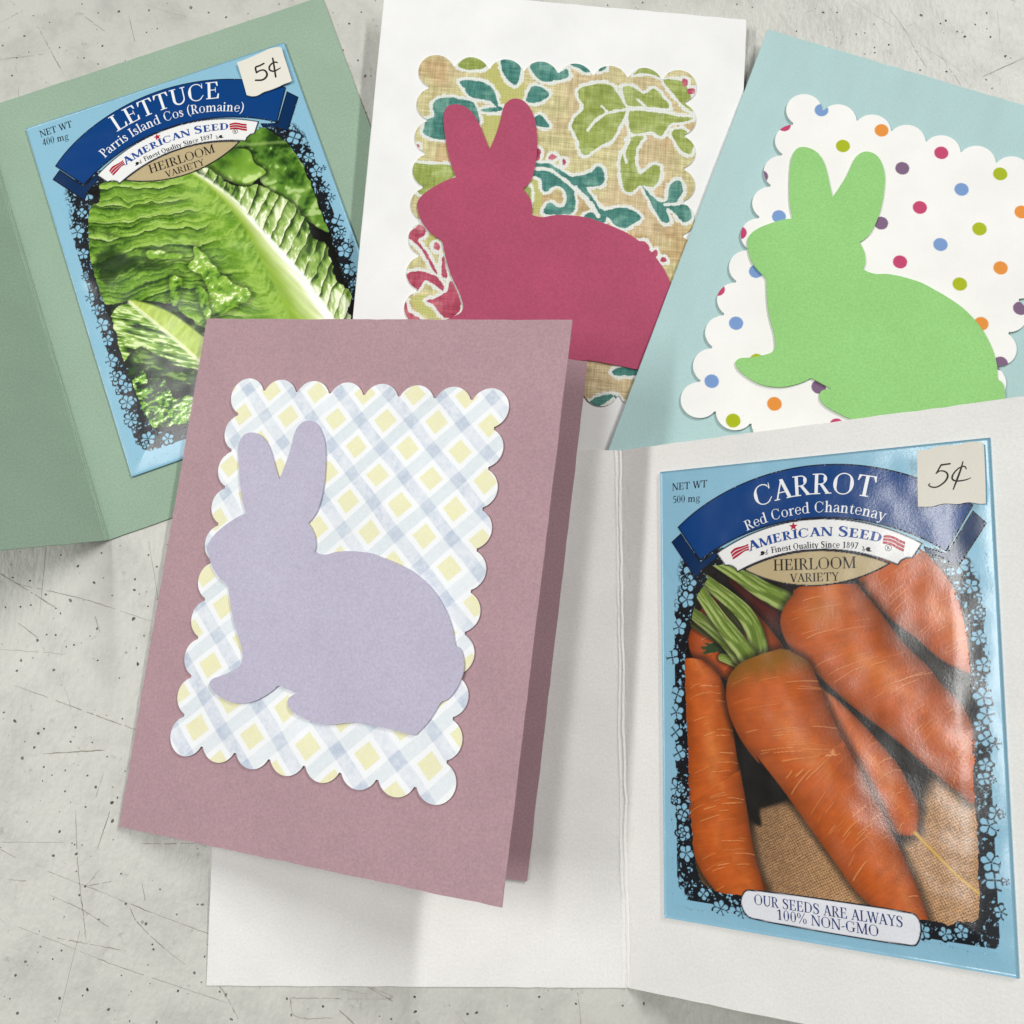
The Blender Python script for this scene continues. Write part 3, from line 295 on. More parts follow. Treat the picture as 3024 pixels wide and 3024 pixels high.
def flat_polys(name, parent, mat, polys, z, H=None, local=None):
    """union of flat polygons (lettering, line art) as one thin mesh"""
    vs, fs = [], []
    dense = []
    for p in polys:
        p = np.asarray(p, float); q = []
        for a_, b_ in zip(p, np.roll(p, -1, 0)):
            k = max(1, int(np.linalg.norm(b_ - a_) / .7)); q += [a_ + (b_ - a_) * i / k for i in range(k)]
        dense.append(q)
    polys = dense
    for p in polys:
        b = len(vs); vs += [Vector((float(x), float(y))) for x, y in p]; fs.append(list(range(b, b + len(p))))
    pts = np.array([(q.x, q.y) for q in vs])
    lo, hi = pts.min(0), pts.max(0)
    stp = .8 if (hi - lo).max() > 3 else .3
    for gx in np.arange(lo[0] + .013, hi[0], stp):
        for gy in np.arange(lo[1] + .017, hi[1], stp): vs.append(Vector((float(gx), float(gy))))
    v, e, f, ov, oe, of = delaunay_2d_cdt(vs, [], fs, 0, 1e-6)
    VV = np.array([(q.x, q.y) for q in v]); tri = np.array([list(q) for q in f]); cen = VV[tri].mean(1)
    inside = np.zeros(len(cen), bool)
    for p in polys:
        p = np.asarray(p, float); p0, p1 = p.min(0), p.max(0)
        k = np.where(((cen >= p0) & (cen <= p1)).all(1) & ~inside)[0]
        if not len(k): continue
        c = np.zeros(len(k), int); q = cen[k]
        for (ax, ay), (bx, by) in zip(p, np.roll(p, -1, 0)):
            crs = (bx - ax) * (q[:, 1] - ay) - (by - ay) * (q[:, 0] - ax)
            c += ((ay <= q[:, 1]) & (by > q[:, 1]) & (crs > 0)).astype(int) - ((ay > q[:, 1]) & (by <= q[:, 1]) & (crs < 0)).astype(int)
        inside[k[c != 0]] = True
    f = [list(t) for t, i in zip(tri.tolist(), inside) if i]
    us_ = sorted({i for t in f for i in t}); rm = {o: i for i, o in enumerate(us_)}
    f = [[rm[i] for i in t] for t in f]; v = [v[i] for i in us_]
    P = np.array([(q.x, q.y) for q in v])
    zz = np.full(len(P), z) if H is None else H(P) + z
    me = bpy.data.meshes.new(name)
    me.from_pydata([tuple(c) for c in np.c_[P, zz] * MM], [], [list(q) for q in f]); me.update()
    # face normals upward
    nrm = np.array([p.normal.z for p in me.polygons])
    if (nrm < 0).any(): me.flip_normals() if (nrm < 0).all() else None
    return link(name, me, parent, mat, local)

def strip(pts, ws):
    p = np.asarray(pts, float); w = np.asarray(ws, float) / 2
    t = np.gradient(p, axis=0); t /= np.linalg.norm(t, axis=1)[:, None] + 1e-9
    n = np.stack([-t[:, 1], t[:, 0]], 1)
    a = p + n * w[:, None]; b = p - n * w[:, None]
    return [[a[i], b[i], b[i + 1], a[i + 1]] for i in range(len(p) - 1)]

# ------------------------------------------------------------------ materials
def nt(name):
    m = bpy.data.materials.new(name); m.use_nodes = True
    t = m.node_tree; b = t.nodes.get('Principled BSDF')
    return m, t, b

def noise(t, scale, detail=3, rough=.6, vec=None):
    n = t.nodes.new('ShaderNodeTexNoise'); n.inputs['Scale'].default_value = scale
    n.inputs['Detail'].default_value = detail; n.inputs['Roughness'].default_value = rough
    if vec is not None: t.links.new(vec, n.inputs['Vector'])
    return n

def objco(t, scl=(1, 1, 1), rot=(0, 0, 0)):
    tc = t.nodes.new('ShaderNodeTexCoord'); mp = t.nodes.new('ShaderNodeMapping')
    mp.inputs['Scale'].default_value = scl; mp.inputs['Rotation'].default_value = rot
    t.links.new(tc.outputs['Object'], mp.inputs['Vector'])
    return mp.outputs['Vector']

def ramp(t, src, stops):
    r = t.nodes.new('ShaderNodeValToRGB')
    el = r.color_ramp.elements
    while len(el) < len(stops): el.new(.5)
    for e, (p, c) in zip(el, stops):
        e.position = p; e.color = (c, c, c, 1) if np.isscalar(c) else (*c, 1)
    t.links.new(src, r.inputs[0])
    return r.outputs[0]

def mulc(t, a, b, f=1.0, mode='MULTIPLY'):
    m = t.nodes.new('ShaderNodeMix'); m.data_type = 'RGBA'; m.blend_type = mode
    m.inputs[0].default_value = f
    for s, sock in ((a, m.inputs[6]), (b, m.inputs[7])):
        if isinstance(s, tuple): sock.default_value = (*s, 1)
        else: t.links.new(s, sock)
    return m.outputs[2]

def paper(name, rgb=None, grain=.06, gs=2600, bump=.10, bs=1300, rough=.75, fleck=0.0, aniso=(1, 1, 1), arot=(0, 0, 0), spec=.25, cloud=.04, attr=False):
    m, t, b = nt(name)
    v = objco(t, aniso, arot)
    n1 = noise(t, gs, 2, .7, v); n2 = noise(t, 45, 3, .6, v); n3 = noise(t, bs, 3, .65, v)
    if attr:
        a = t.nodes.new('ShaderNodeAttribute'); a.attribute_name = 'ink'; base = a.outputs['Color']
    else:
        base = tuple(float(x) for x in lin(rgb))
    c = mulc(t, base, ramp(t, n1.outputs['Fac'], [(.3, 1 - grain), (.7, 1 + grain)]))
    c = mulc(t, c, ramp(t, n2.outputs['Fac'], [(.3, 1 - cloud), (.7, 1 + cloud)]))
    if fleck:
        n4 = noise(t, 700, 4, .7, objco(t, (1, .35, 1), (0, 0, .6)))
        c = mulc(t, c, ramp(t, n4.outputs['Fac'], [(.24, 1 - fleck), (.34, 1)]))
    t.links.new(c, b.inputs['Base Color'])
    b.inputs['Roughness'].default_value = rough
    b.inputs['Specular IOR Level'].default_value = spec
    bp = t.nodes.new('ShaderNodeBump'); bp.inputs['Strength'].default_value = bump; bp.inputs['Distance'].default_value = .0004
    t.links.new(n3.outputs['Fac'], bp.inputs['Height']); t.links.new(bp.outputs[0], b.inputs['Normal'])
    return m

def add_weave(m, sx=1500, strength=.5):
    """linen emboss: two sets of threads across each other"""
    t = m.node_tree; b = t.nodes.get('Principled BSDF'); old = b.inputs['Normal'].links[0].from_socket
    n1 = noise(t, sx, 1, .5, objco(t, (1, .14, 1))); n2 = noise(t, sx, 1, .5, objco(t, (.14, 1, 1)))
    a = t.nodes.new('ShaderNodeMath'); a.operation = 'ADD'
    t.links.new(n1.outputs['Fac'], a.inputs[0]); t.links.new(n2.outputs['Fac'], a.inputs[1])
    bp = t.nodes.new('ShaderNodeBump'); bp.inputs['Strength'].default_value = strength; bp.inputs['Distance'].default_value = .0004
    t.links.new(a.outputs[0], bp.inputs['Height']); t.links.new(old, bp.inputs['Normal']); t.links.new(bp.outputs[0], b.inputs['Normal'])

def glossy(name, rgb=None, attr=False, rough=.20):
    """ink on the coated paper of a seed packet, faintly crumpled"""
    m, t, b = nt(name)
    v = objco(t)
    if attr:
        a = t.nodes.new('ShaderNodeAttribute'); a.attribute_name = 'ink'; base = a.outputs['Color']
    else:
        base = tuple(float(x) for x in lin(rgb))
    n1 = noise(t, 2200, 2, .6, v)
    c = mulc(t, base, ramp(t, n1.outputs['Fac'], [(.3, .96), (.7, 1.04)]))
    t.links.new(c, b.inputs['Base Color'])
    b.inputs['Roughness'].default_value = rough
    b.inputs['Specular IOR Level'].default_value = .46
    wr = noise(t, 24, 3, .5, v); fine = noise(t, 1500, 3, .7, v)
    b1 = t.nodes.new('ShaderNodeBump'); b1.inputs['Strength'].default_value = 1.0; b1.inputs['Distance'].default_value = .0017
    b2 = t.nodes.new('ShaderNodeBump'); b2.inputs['Strength'].default_value = .07; b2.inputs['Distance'].default_value = .0003
    t.links.new(wr.outputs['Fac'], b1.inputs['Height']); t.links.new(fine.outputs['Fac'], b2.inputs['Height'])
    t.links.new(b1.outputs[0], b2.inputs['Normal']); t.links.new(b2.outputs[0], b.inputs['Normal'])
    return m

M = {}
M['green'] = paper('sage_green_cardstock', (150, 174, 153), grain=.10, gs=1700, bump=.12, fleck=.05)
M['mauve'] = paper('mauve_cardstock', (177, 145, 152), grain=.12, gs=1700, bump=.14, fleck=.12)
M['aqua'] = paper('aqua_felt_cardstock', (174, 204, 203), grain=.06, bump=.35, bs=900, aniso=(1.6, .5, 1), arot=(0, 0, .5))
M['cream'] = paper('white_cardstock', (238, 238, 236), grain=.025, bump=.16, bs=800)
M['ivory'] = paper('ivory_cardstock', (235, 234, 230), grain=.05, gs=1500, bump=.17, bs=700, cloud=.04)
M['pink'] = paper('raspberry_cardstock', (174, 76, 105), grain=.11, gs=1600, bump=.10, bs=1000, cloud=.07)
M['lime'] = paper('bright_green_cardstock', (148, 204, 124), grain=.09, fleck=.08, gs=1600, bump=.12)
M['lilac'] = paper('lilac_cardstock', (190, 184, 205), grain=.10, gs=1700, bump=.14, fleck=.26)
M['print'] = paper('printed_pattern_paper', attr=True, grain=.03, bump=.08, bs=1500, rough=.6)
M['weave'] = paper('printed_woven_paper', attr=True, grain=.04, bump=.15, bs=1500, rough=.6)
add_weave(M['weave'])
M['tag'] = paper('torn_white_label', (226, 222, 210), grain=.02, bump=.12)
M['penink'] = paper('black_pen_ink', (38, 33, 31), grain=.2, bump=.05, rough=.5)
M['body'] = glossy('packet_blue_ink', (142, 190, 212))
M['art'] = glossy('packet_printed_picture', attr=True)
M['white'] = glossy('packet_white_ink', (238, 240, 242))
M['blue'] = glossy('packet_blue_lettering', (28, 72, 150))
M['navy'] = glossy('packet_navy_lettering', (40, 58, 120))
M['ink'] = glossy('packet_black_lettering', (30, 28, 30))
M['red'] = glossy('packet_red_ink', (178, 28, 56))

# ------------------------------------------------------------------ table
def table_mat():
    m, t, b = nt('mottled_plastic_table_top')
    v = objco(t)
    big = noise(t, 9, 4, .6, v); mid = noise(t, 70, 4, .65, v); fine = noise(t, 900, 3, .7, v)
    c = mulc(t, tuple(float(x) for x in lin((204, 204, 196))), ramp(t, big.outputs['Fac'], [(.3, .89), (.7, 1.06)]))
    c = mulc(t, c, ramp(t, mid.outputs['Fac'], [(.28, .80), (.55, 1.0)]))
    c = mulc(t, c, ramp(t, fine.outputs['Fac'], [(.3, .96), (.7, 1.03)]))
    # worn grey smudges and tiny specks moulded into the plastic
    sm = noise(t, 190, 3, .7, v)
    c = mulc(t, c, ramp(t, sm.outputs['Fac'], [(.25, .72), (.37, 1.0)]))
    vo = t.nodes.new('ShaderNodeTexVoronoi'); vo.inputs['Scale'].default_value = 170
    t.links.new(v, vo.inputs['Vector'])
    sp = ramp(t, vo.outputs['Distance'], [(.045, .50), (.10, 1.0)])
    msk = ramp(t, noise(t, 60, 2, .5, v).outputs['Fac'], [(.52, 0.0), (.60, 1.0)])
    mx = t.nodes.new('ShaderNodeMix'); mx.data_type = 'RGBA'; t.links.new(msk, mx.inputs[0])
    mx.inputs[6].default_value = (1, 1, 1, 1); t.links.new(sp, mx.inputs[7])
    c = mulc(t, c, mx.outputs[2])
    t.links.new(c, b.inputs['Base Color'])
    b.inputs['Roughness'].default_value = .42
    b.inputs['Specular IOR Level'].default_value = .45
    pv = objco(t, (1, .55, 1))
    peb = noise(t, 620, 2, .5, pv); peb2 = noise(t, 2200, 2, .5, pv)
    b1 = t.nodes.new('ShaderNodeBump'); b1.inputs['Strength'].default_value = .42; b1.inputs['Distance'].default_value = .0005
    b2 = t.nodes.new('ShaderNodeBump'); b2.inputs['Strength'].default_value = .2; b2.inputs['Distance'].default_value = .0002
    t.links.new(peb.outputs['Fac'], b1.inputs['Height']); t.links.new(peb2.outputs['Fac'], b2.inputs['Height'])
    t.links.new(b1.outputs[0], b2.inputs['Normal']); t.links.new(b2.outputs[0], b.inputs['Normal'])
    return m

def build_table():
    T = thing('table', [[0, 0, 0], [[1, 0, 0], [0, 1, 0], [0, 0, 1]]], 'off-white mottled plastic table top with dark specks and scratches, under all the cards', 'table')
    r = 30; w, h = 600, 380; o = []
    for cx, cy, a0 in ((w - r, h - r, 0), (-w + r, h - r, 90), (-w + r, -h + r, 180), (w - r, -h + r, 270)):
        for k in range(7):
            a = math.radians(a0 + 15 * k); o.append((cx + r * math.cos(a), cy + r * math.sin(a)))
    slab('table_top', T, table_mat(), o, 0.0, 40)
    rng = random.Random(4)
    # scratches: hair-thin grooves filled with dirt
    polys = []
    for pl in D['scr']:
        c = smooth_open(pl, 14)
        c = c + np.array([[rng.gauss(0, .05), rng.gauss(0, .05)] for _ in c])
        w0 = rng.uniform(.16, .34)
        ws = np.array([w0 * (.45 + .9 * vn(np.array([i * .31]), np.array([w0 * 50]), 3)[0]) for i in range(len(c))])
        ws[0] = ws[-1] = .03
        seg = strip(c, ws)
        polys += [s for i, s in enumerate(seg) if rng.random() > .06]
    for _ in range(110):
        x, y, a, L = rng.uniform(-190, 190), rng.uniform(-190, 215), rng.choice([rng.gauss(-.45, .15), rng.gauss(1.5, .2), rng.uniform(0, 3.1)]), rng.choice([rng.uniform(4, 22), rng.uniform(18, 70)])
        c = smooth_open([(x, y), (x + L * .5 * math.cos(a), y + L * .5 * math.sin(a)), (x + L * math.cos(a + rng.gauss(0, .1)), y + L * math.sin(a + rng.gauss(0, .1)))], 4)
        w0 = rng.uniform(.05, .13)
        polys += [s for s in strip(c, np.r_[.02, np.full(len(c) - 2, w0), .02]) if rng.random() > .2]
    m, t, b = nt('dirt_in_scratches')
    v = objco(t)
    b.inputs['Roughness'].default_value = .8
    n = noise(t, 160, 3, .7, v)
    cc = ramp(t, n.outputs['Fac'], [(.35, tuple(lin((132, 127, 115)))), (.62, tuple(lin((186, 183, 172))))])
    t.links.new(cc, b.inputs['Base Color'])
    vs, fs = [], []
    for p in polys:
        k = len(vs); vs += [(q[0] * MM, q[1] * MM, .00002) for q in p]; fs.append([k, k + 1, k + 2, k + 3])
    me = bpy.data.meshes.new('scratch_marks'); me.from_pydata(vs, [], fs); me.update()
    o = link('scratch_marks', me, T, m); o['kind'] = 'stuff'
    # dark specks
    vs, fs = [], []
    def speck(x, y, r):
        k = len(vs); n = 7; el = rng.uniform(.7, 1.5); a0 = rng.uniform(0, 3)
        for i in range(n):
            a = i * 2 * math.pi / n; q = r * rng.uniform(.7, 1.2)
            px, py = q * math.cos(a) * el, q * math.sin(a)
            vs.append(((x + px * math.cos(a0) - py * math.sin(a0)) * MM, (y + px * math.sin(a0) + py * math.cos(a0)) * MM, .00004))
        fs.append(list(range(k, k + n)))
    for x, y in D['spk']: speck(x, y, rng.uniform(.22, .42))
    for _ in range(4200):
        speck(rng.uniform(-260, 260), rng.uniform(-240, 260), min(.42, rng.lognormvariate(-2.1, .45)))
    m, t, b = nt('dark_specks')
    n = noise(t, 240, 2, .6, objco(t))
    t.links.new(ramp(t, n.outputs['Fac'], [(.35, tuple(lin((44, 44, 42)))), (.65, tuple(lin((120, 118, 110))))]), b.inputs['Base Color'])
    b.inputs['Roughness'].default_value = .7
    me = bpy.data.meshes.new('speck_marks'); me.from_pydata(vs, [], fs); me.update()
    o = link('speck_marks', me, T, m); o['kind'] = 'stuff'
build_table()

# ------------------------------------------------------------------ cards
F = D['frames']
CW, CH = 108.0, 139.9

def rect_outline(u0, u1, v0, v1, seed, wob=.05, n=36):
    """a trimmed paper edge: almost straight"""
    rng = random.Random(seed); o = []
    for k in range(n): o.append((u0 + (u1 - u0) * k / n, v0 + rng.gauss(0, wob)))
    for k in range(n): o.append((u1 + rng.gauss(0, wob), v0 + (v1 - v0) * k / n))
    for k in range(n): o.append((u1 + (u0 - u1) * k / n, v1 + rng.gauss(0, wob)))
    for k in range(n): o.append((u0 + rng.gauss(0, wob), v1 + (v0 - v1) * k / n))
    for i, c in ((0, (u0, v0)), (n, (u1, v0)), (2 * n, (u1, v1)), (3 * n, (u0, v1))): o[i] = c
    return o

def crease(parent, mat, ang_left, ang_right, half, amp, seed, v0=0., v1=CH, inset=0.0, wig=.5):
    """the scored and crumpled strip between two leaves; each leaf leaves it at its own angle"""
    us = np.linspace(-half, half, 41); vs_ = np.linspace(v0, v1, 420)
    U, V = np.meshgrid(us, vs_)
    sl, sr = math.tan(ang_left), math.tan(ang_right)
    a = np.where(U < 0, -U * math.sin(ang_left), U * math.sin(ang_right))
    x = np.where(U < 0, U * math.cos(ang_left), U * math.cos(ang_right))
    q = vn(V * .11, V * 0, seed) - .5 + .6 * (vn(V * .45, V * 0, seed + 5) - .5)
    c1 = -half * .12 + wig * q; c2 = -half * .62 + wig * 1.3 * (vn(V * .09, V * 0, seed + 9) - .5) + .25 * (vn(V * .6, V * 0, seed + 3) - .5)
    env = ss(0, half * .3, half - np.abs(U))
    z = a + env * amp * (np.exp(-((U - c1) / .28) ** 2) + .55 * (.35 + vn(V * .07, V * 0, seed + 31)) * np.exp(-((U - c2) / .25) ** 2) - .45 * np.exp(-((U - c1 - .55) / .3) ** 2))
    z += env * amp * .25 * (fbm(U * 1.3, V * .25, seed + 2, 3) - .5)
    nx = len(us); ny = len(vs_)
    co = np.stack([x.ravel(), V.ravel(), z.ravel()], 1)
    a0 = (np.arange(ny - 1)[:, None] * nx + np.arange(nx - 1)[None, :]).ravel()
    q4 = np.stack([a0, a0 + 1, a0 + 1 + nx, a0 + nx], 1)
    me = raw_mesh('fold_crease', co * MM, q4.ravel(), np.arange(len(q4)) * 4, np.full(len(q4), 4), smooth=True)
    return link('fold_crease', me, parent, mat)

def leaf(name, card, mat, frame, base, u0, u1, seed, v0=0.0, v1=CH, z=0.0, wob=.05):
    return slab(name, card, mat, rect_outline(u0, u1, v0, v1, seed, wob), z, .32, rel(frame, base))

# scalloped panel: rectangle with a row of half-round scallops on every side
def scallop_sdf(par):
    cx, cy, a, p, q, e = par
    e = min(e, .19 * p)
    ca, sa = math.cos(a), math.sin(a); r = .5 * (p + q) / 2 * 1.005
    hx, hy = 3.5 * p, 4.5 * q
    def f(P):
        x = (P[:, 0] - cx) * ca + (P[:, 1] - cy) * sa
        y = -(P[:, 0] - cx) * sa + (P[:, 1] - cy) * ca
        bx, by = np.abs(x) - hx - e, np.abs(y) - hy - e
        d = np.minimum(np.maximum(bx, by), 0) + np.hypot(np.maximum(bx, 0), np.maximum(by, 0))
        # keep the square corner of the rectangle inside the corner scallop
        xi = np.clip(np.round(x / p - .5) + .5, -3.5, 3.5) * p
        yj = np.clip(np.round(y / q - .5) + .5, -4.5, 4.5) * q
        for px, py in ((xi, np.sign(y) * hy), (np.sign(x) * hx, yj)):
            d = np.minimum(d, np.hypot(x - px, y - py) - r)
        return d
    def box():
        R_ = max(hx, hy) + r + 2
        c = abs(ca) ; s = abs(sa)
        ex, ey = hx * c + hy * s + r + 1, hx * s + hy * c + r + 1
        return (cx - ex, cy - ey, cx + ex, cy + ey)
    return f, box()

# ---- inks of the three patterned papers
def gingham(P):
    x, y = P[:, 0], P[:, 1]
    jj = (-7.1 + np.sqrt(7.1 ** 2 + 4 * .048 * np.maximum(112.3 - y, -100))) / (2 * .048)
    ii = (x - 61) / (7.25 + .095 * jj)
    wx = .05 * (vn(x * .12, y * .12, 4) - .5); wy = .05 * (vn(x * .12, y * .12, 8) - .5)
    a = (ii + jj) / 2 + wx; b = (jj - ii) / 2 + wy
    fa, fb = a - np.round(a), b - np.round(b)
    da, db = np.abs(fa), np.abs(fb)
    na, nb = np.floor(a), np.floor(b)
    wash = fbm(x * 1.3, y * 1.3, 21, 4); wash2 = fbm(x * .35, y * .35, 25, 3)
    c = np.tile(np.array([244., 246., 248.]), (len(P), 1))
    sa_, sb_ = ss(.335, .36, da), ss(.335, .36, db)
    ka = .55 + .45 * h2(na, na * 0, 5); kb = .55 + .45 * h2(nb, nb * 0, 9)
    tintA = np.array([204., 212., 226.]); tintB = np.array([218., 227., 232.])
    c = mix(c, tintB, sa_ * (.55 + .6 * wash) * ka)
    c = mix(c, tintA, sb_ * (.25 + .9 * wash * wash2 * 1.6) * kb)
    c = mix(c, np.array([184., 196., 214.]), sa_ * sb_ * (.15 + .9 * wash2) * (.3 + .9 * wash))
    # finer line where two washes overlap
    c = mix(c, np.array([186., 199., 218.]), .35 * np.exp(-((da - .345) / .008) ** 2) * ss(.30, .36, db))
    yel = (1 - ss(.212, .232, da + .02 * (wash - .5))) * (1 - ss(.212, .232, db + .02 * (wash - .5)))
    c = mix(c, np.array([236., 233., 190.]), yel * (.72 + .4 * wash))
    return c + (vn(x * 6, y * 6, 3) - .5)[:, None] * 5

POLK = np.array(D['polka'])
def polka(P):
    c = np.tile(np.array([240., 239., 235.]), (len(P), 1))
    cols = np.array([(118, 152, 202), (226, 142, 54), (166, 180, 2), (192, 62, 106), (122, 94, 124)], float)
    r = D['polka_r']
    for x, y, k in POLK:
        d = np.hypot(P[:, 0] - x, P[:, 1] - y)
        n = d < r + .4
        if n.any():
            c[n] = mix(c[n], cols[int(k)], 1 - ss(r - .07, r + .07, d[n]))
    return c

FA = D['floral_art']
def floral(P):
    x, y = P[:, 0], P[:, 1]
    wv = fbm(x * .05, y * .05, 2, 3); st = fbm(x * .25, y * 1.6, 6, 3); st2 = fbm(x * 1.6, y * .25, 7, 3)
    c = np.tile(np.array([200., 180., 140.]), (len(P), 1))
    c = mix(c, np.array([200., 194., 142.]), ss(.34, .58, wv + .25 * ss(60, 15, x)) * .85)
    c = mix(c, np.array([190., 158., 114.]), ss(.5, .7, fbm(x * .08, y * .08, 9, 3)) * .7)
    c += ((st - .5) * 46 + (st2 - .5) * 46)[:, None]
    wob = (fbm(x * 1.1, y * 1.1, 12, 3) - .5) * 1.25
    white = np.array([222., 225., 217.])
    ol = np.full(len(P), 9.)
    for q in FA['olive']: ol = np.minimum(ol, poly_sdf(P, smooth_closed(q, 3)))
    c = mix(c, np.array([186., 188., 110.]) , (1 - ss(-.3, .5, ol + wob)) * .85)
    dm = np.full(len(P), 9.); dd = {}
    for k in ('green', 'teal', 'red'):
        d = np.full(len(P), 9.)
        for q in FA[k]: d = np.minimum(d, poly_sdf(P, smooth_closed(q, 3)))
        dd[k] = d + wob * .45; dm = np.minimum(dm, dd[k])
    c = mix(c, white, 1 - ss(.88, 1.1, dm + wob * .55))
    t1 = fbm(x * .3, y * .3, 40, 3)
    inks = {'green': (np.array([146., 160., 80.]), np.array([164., 178., 108.])), 'teal': (np.array([66., 124., 114.]), np.array([102., 152., 138.])), 'red': (np.array([174., 74., 96.]), np.array([194., 112., 122.]))}
    for k in ('green', 'teal', 'red'):
        ca, cb = inks[k]
        col = ca + (cb - ca) * ss(.45, .75, t1)[:, None] + ((st - .5) * 42 + (st2 - .5) * 38)[:, None]
        m = 1 - ss(-.10, .08, dd[k]); c = c * (1 - m[:, None]) + col * m[:, None]
    for q, w in FA['veins']:
        d, _, _ = line_dist(P, smooth_open(q, 5))
        c = mix(c, white, 1 - ss(w - .1, w + .1, d + wob * .5))
    # threads of the printed linen
    th = .5 * np.abs(np.sin(x * 4.2 + 2 * fbm(x * .8, y * .3, 3, 2))) + .5 * np.abs(np.sin(y * 4.2 + 2 * fbm(x * .3, y * .8, 5, 2)))
    return np.clip(c * (.92 + .14 * th)[:, None], 0, 255)

# ---- green card with the lettuce packet inside (lies open)
gc = thing('greeting_card', F['green'], 'open sage green folded card holding the lettuce seed packet', 'card', 'handmade folded cards on the table')
leaf('back_cover', gc, M['green'], F['green'], F['green'], 1.2, CW, 1)
leaf('front_cover', gc, M['green'], F['green_l'], F['green'], -CW, -1.2, 2)
crease(gc, M['green'], D['galpha'], 0.0, 1.25, .30, 3, wig=.12)

# ---- white card behind, patterned with leaves
fc = thing('greeting_card', F['floral'], 'white card with raspberry pink rabbit on leafy batik-print panel', 'card', 'handmade folded cards on the table')
def flat_frame(fr, dz):
    o = np.array(fr[0]) + np.array(fr[1])[:, 2] * dz
    return [o.tolist(), fr[1]]
leaf('front_cover', fc, M['cream'], F['floral'], F['floral'], 0, CW, 5, -CH, 0)
leaf('back_cover', fc, M['cream'], flat_frame(F['floral'], -.9), F['floral'], .4, CW + .3, 6, -CH, 0)
sp = slab('fold_spine', fc, M['cream'], rect_outline(-.15, .28, -CH, 0, 3, .02, 8), -.3, .95)
sdf, bb = scallop_sdf(D['sc_floral'])
pn = sheet('scalloped_panel', fc, M['weave'], sdf, floral, bb, .17, .38, .28)
slab('rabbit_cutout', pn, M['pink'], smooth_sharp(D['bunny_pink'], 4), .92, .30)

# ---- aqua card with polka dots, front cover standing a little open
ac = thing('greeting_card', F['aqua'], 'pale aqua card with bright green rabbit on polka dot panel', 'card', 'handmade folded cards on the table')
leaf('front_cover', ac, M['aqua'], F['aqua'], F['aqua'], 0, CW, 8, -CH, 0, wob=.07)
ab = np.array(F['aqua'][1]); th = -.085
ex, ey, ez = ab[:, 0], ab[:, 1], ab[:, 2]
back = np.stack([ex * math.cos(th) + ez * math.sin(th), ey, ez * math.cos(th) - ex * math.sin(th)], 1)
leaf('back_cover', ac, M['aqua'], [(np.array(F['aqua'][0]) - ez * .5).tolist(), back.tolist()], F['aqua'], .3, CW, 9, -CH, 0)
slab('fold_spine', ac, M['aqua'], rect_outline(-.1, .3, -CH, 0, 3, .02, 8), -.25, .5)
sdf, bb = scallop_sdf(D['sc_polka'])
pn = sheet('scalloped_panel', ac, M['print'], sdf, polka, bb, .2, .76, .42)
slab('rabbit_cutout', pn, M['lime'], smooth_sharp(D['bunny_green'], 4), 1.38, .38)

# ---- white card holding the carrot packet
wc = thing('greeting_card', F['white'], 'open white folded card holding the carrot seed packet', 'card', 'handmade folded cards on the table')
leaf('front_cover', wc, M['ivory'], F['white'], F['white'], -CW, -2.2, 11)
leaf('back_cover', wc, M['ivory'], F['white_r'], F['white'], 2.2, CW, 12)
crease(wc, M['ivory'], 0.0, D['alpha'], 2.25, .42, 13)

# ---- mauve card, front cover lifted
mc = thing('greeting_card', F['mauve'], 'mauve card with lilac rabbit on blue and yellow gingham panel, cover lifted', 'card', 'handmade folded cards on the table')
leaf('back_cover', mc, M['mauve'], F['mauve'], F['mauve'], .3, CW, 15, wob=.06)
leaf('front_cover', mc, M['mauve'], F['mauve_f'], F['mauve'], 0, 107.9, 16, z=.3, wob=.06)
slab('fold_spine', mc, M['mauve'], [(x + (0 if 0 < i < 2 else 0), y) for i, (x, y) in enumerate(rect_outline(-.12, .35, 0, CH, 23, .08, 60))], .15, .5)
loc_f = rel(F['mauve_f'], F['mauve'])
sdf, bb = scallop_sdf(D['sc_purple'])
pn = sheet('scalloped_panel', mc, M['print'], sdf, gingham, bb, .17, .90, .32, local=loc_f)
slab('rabbit_cutout', pn, M['lilac'], smooth_sharp(D['bunny_purple'], 4), 1.50, .34)

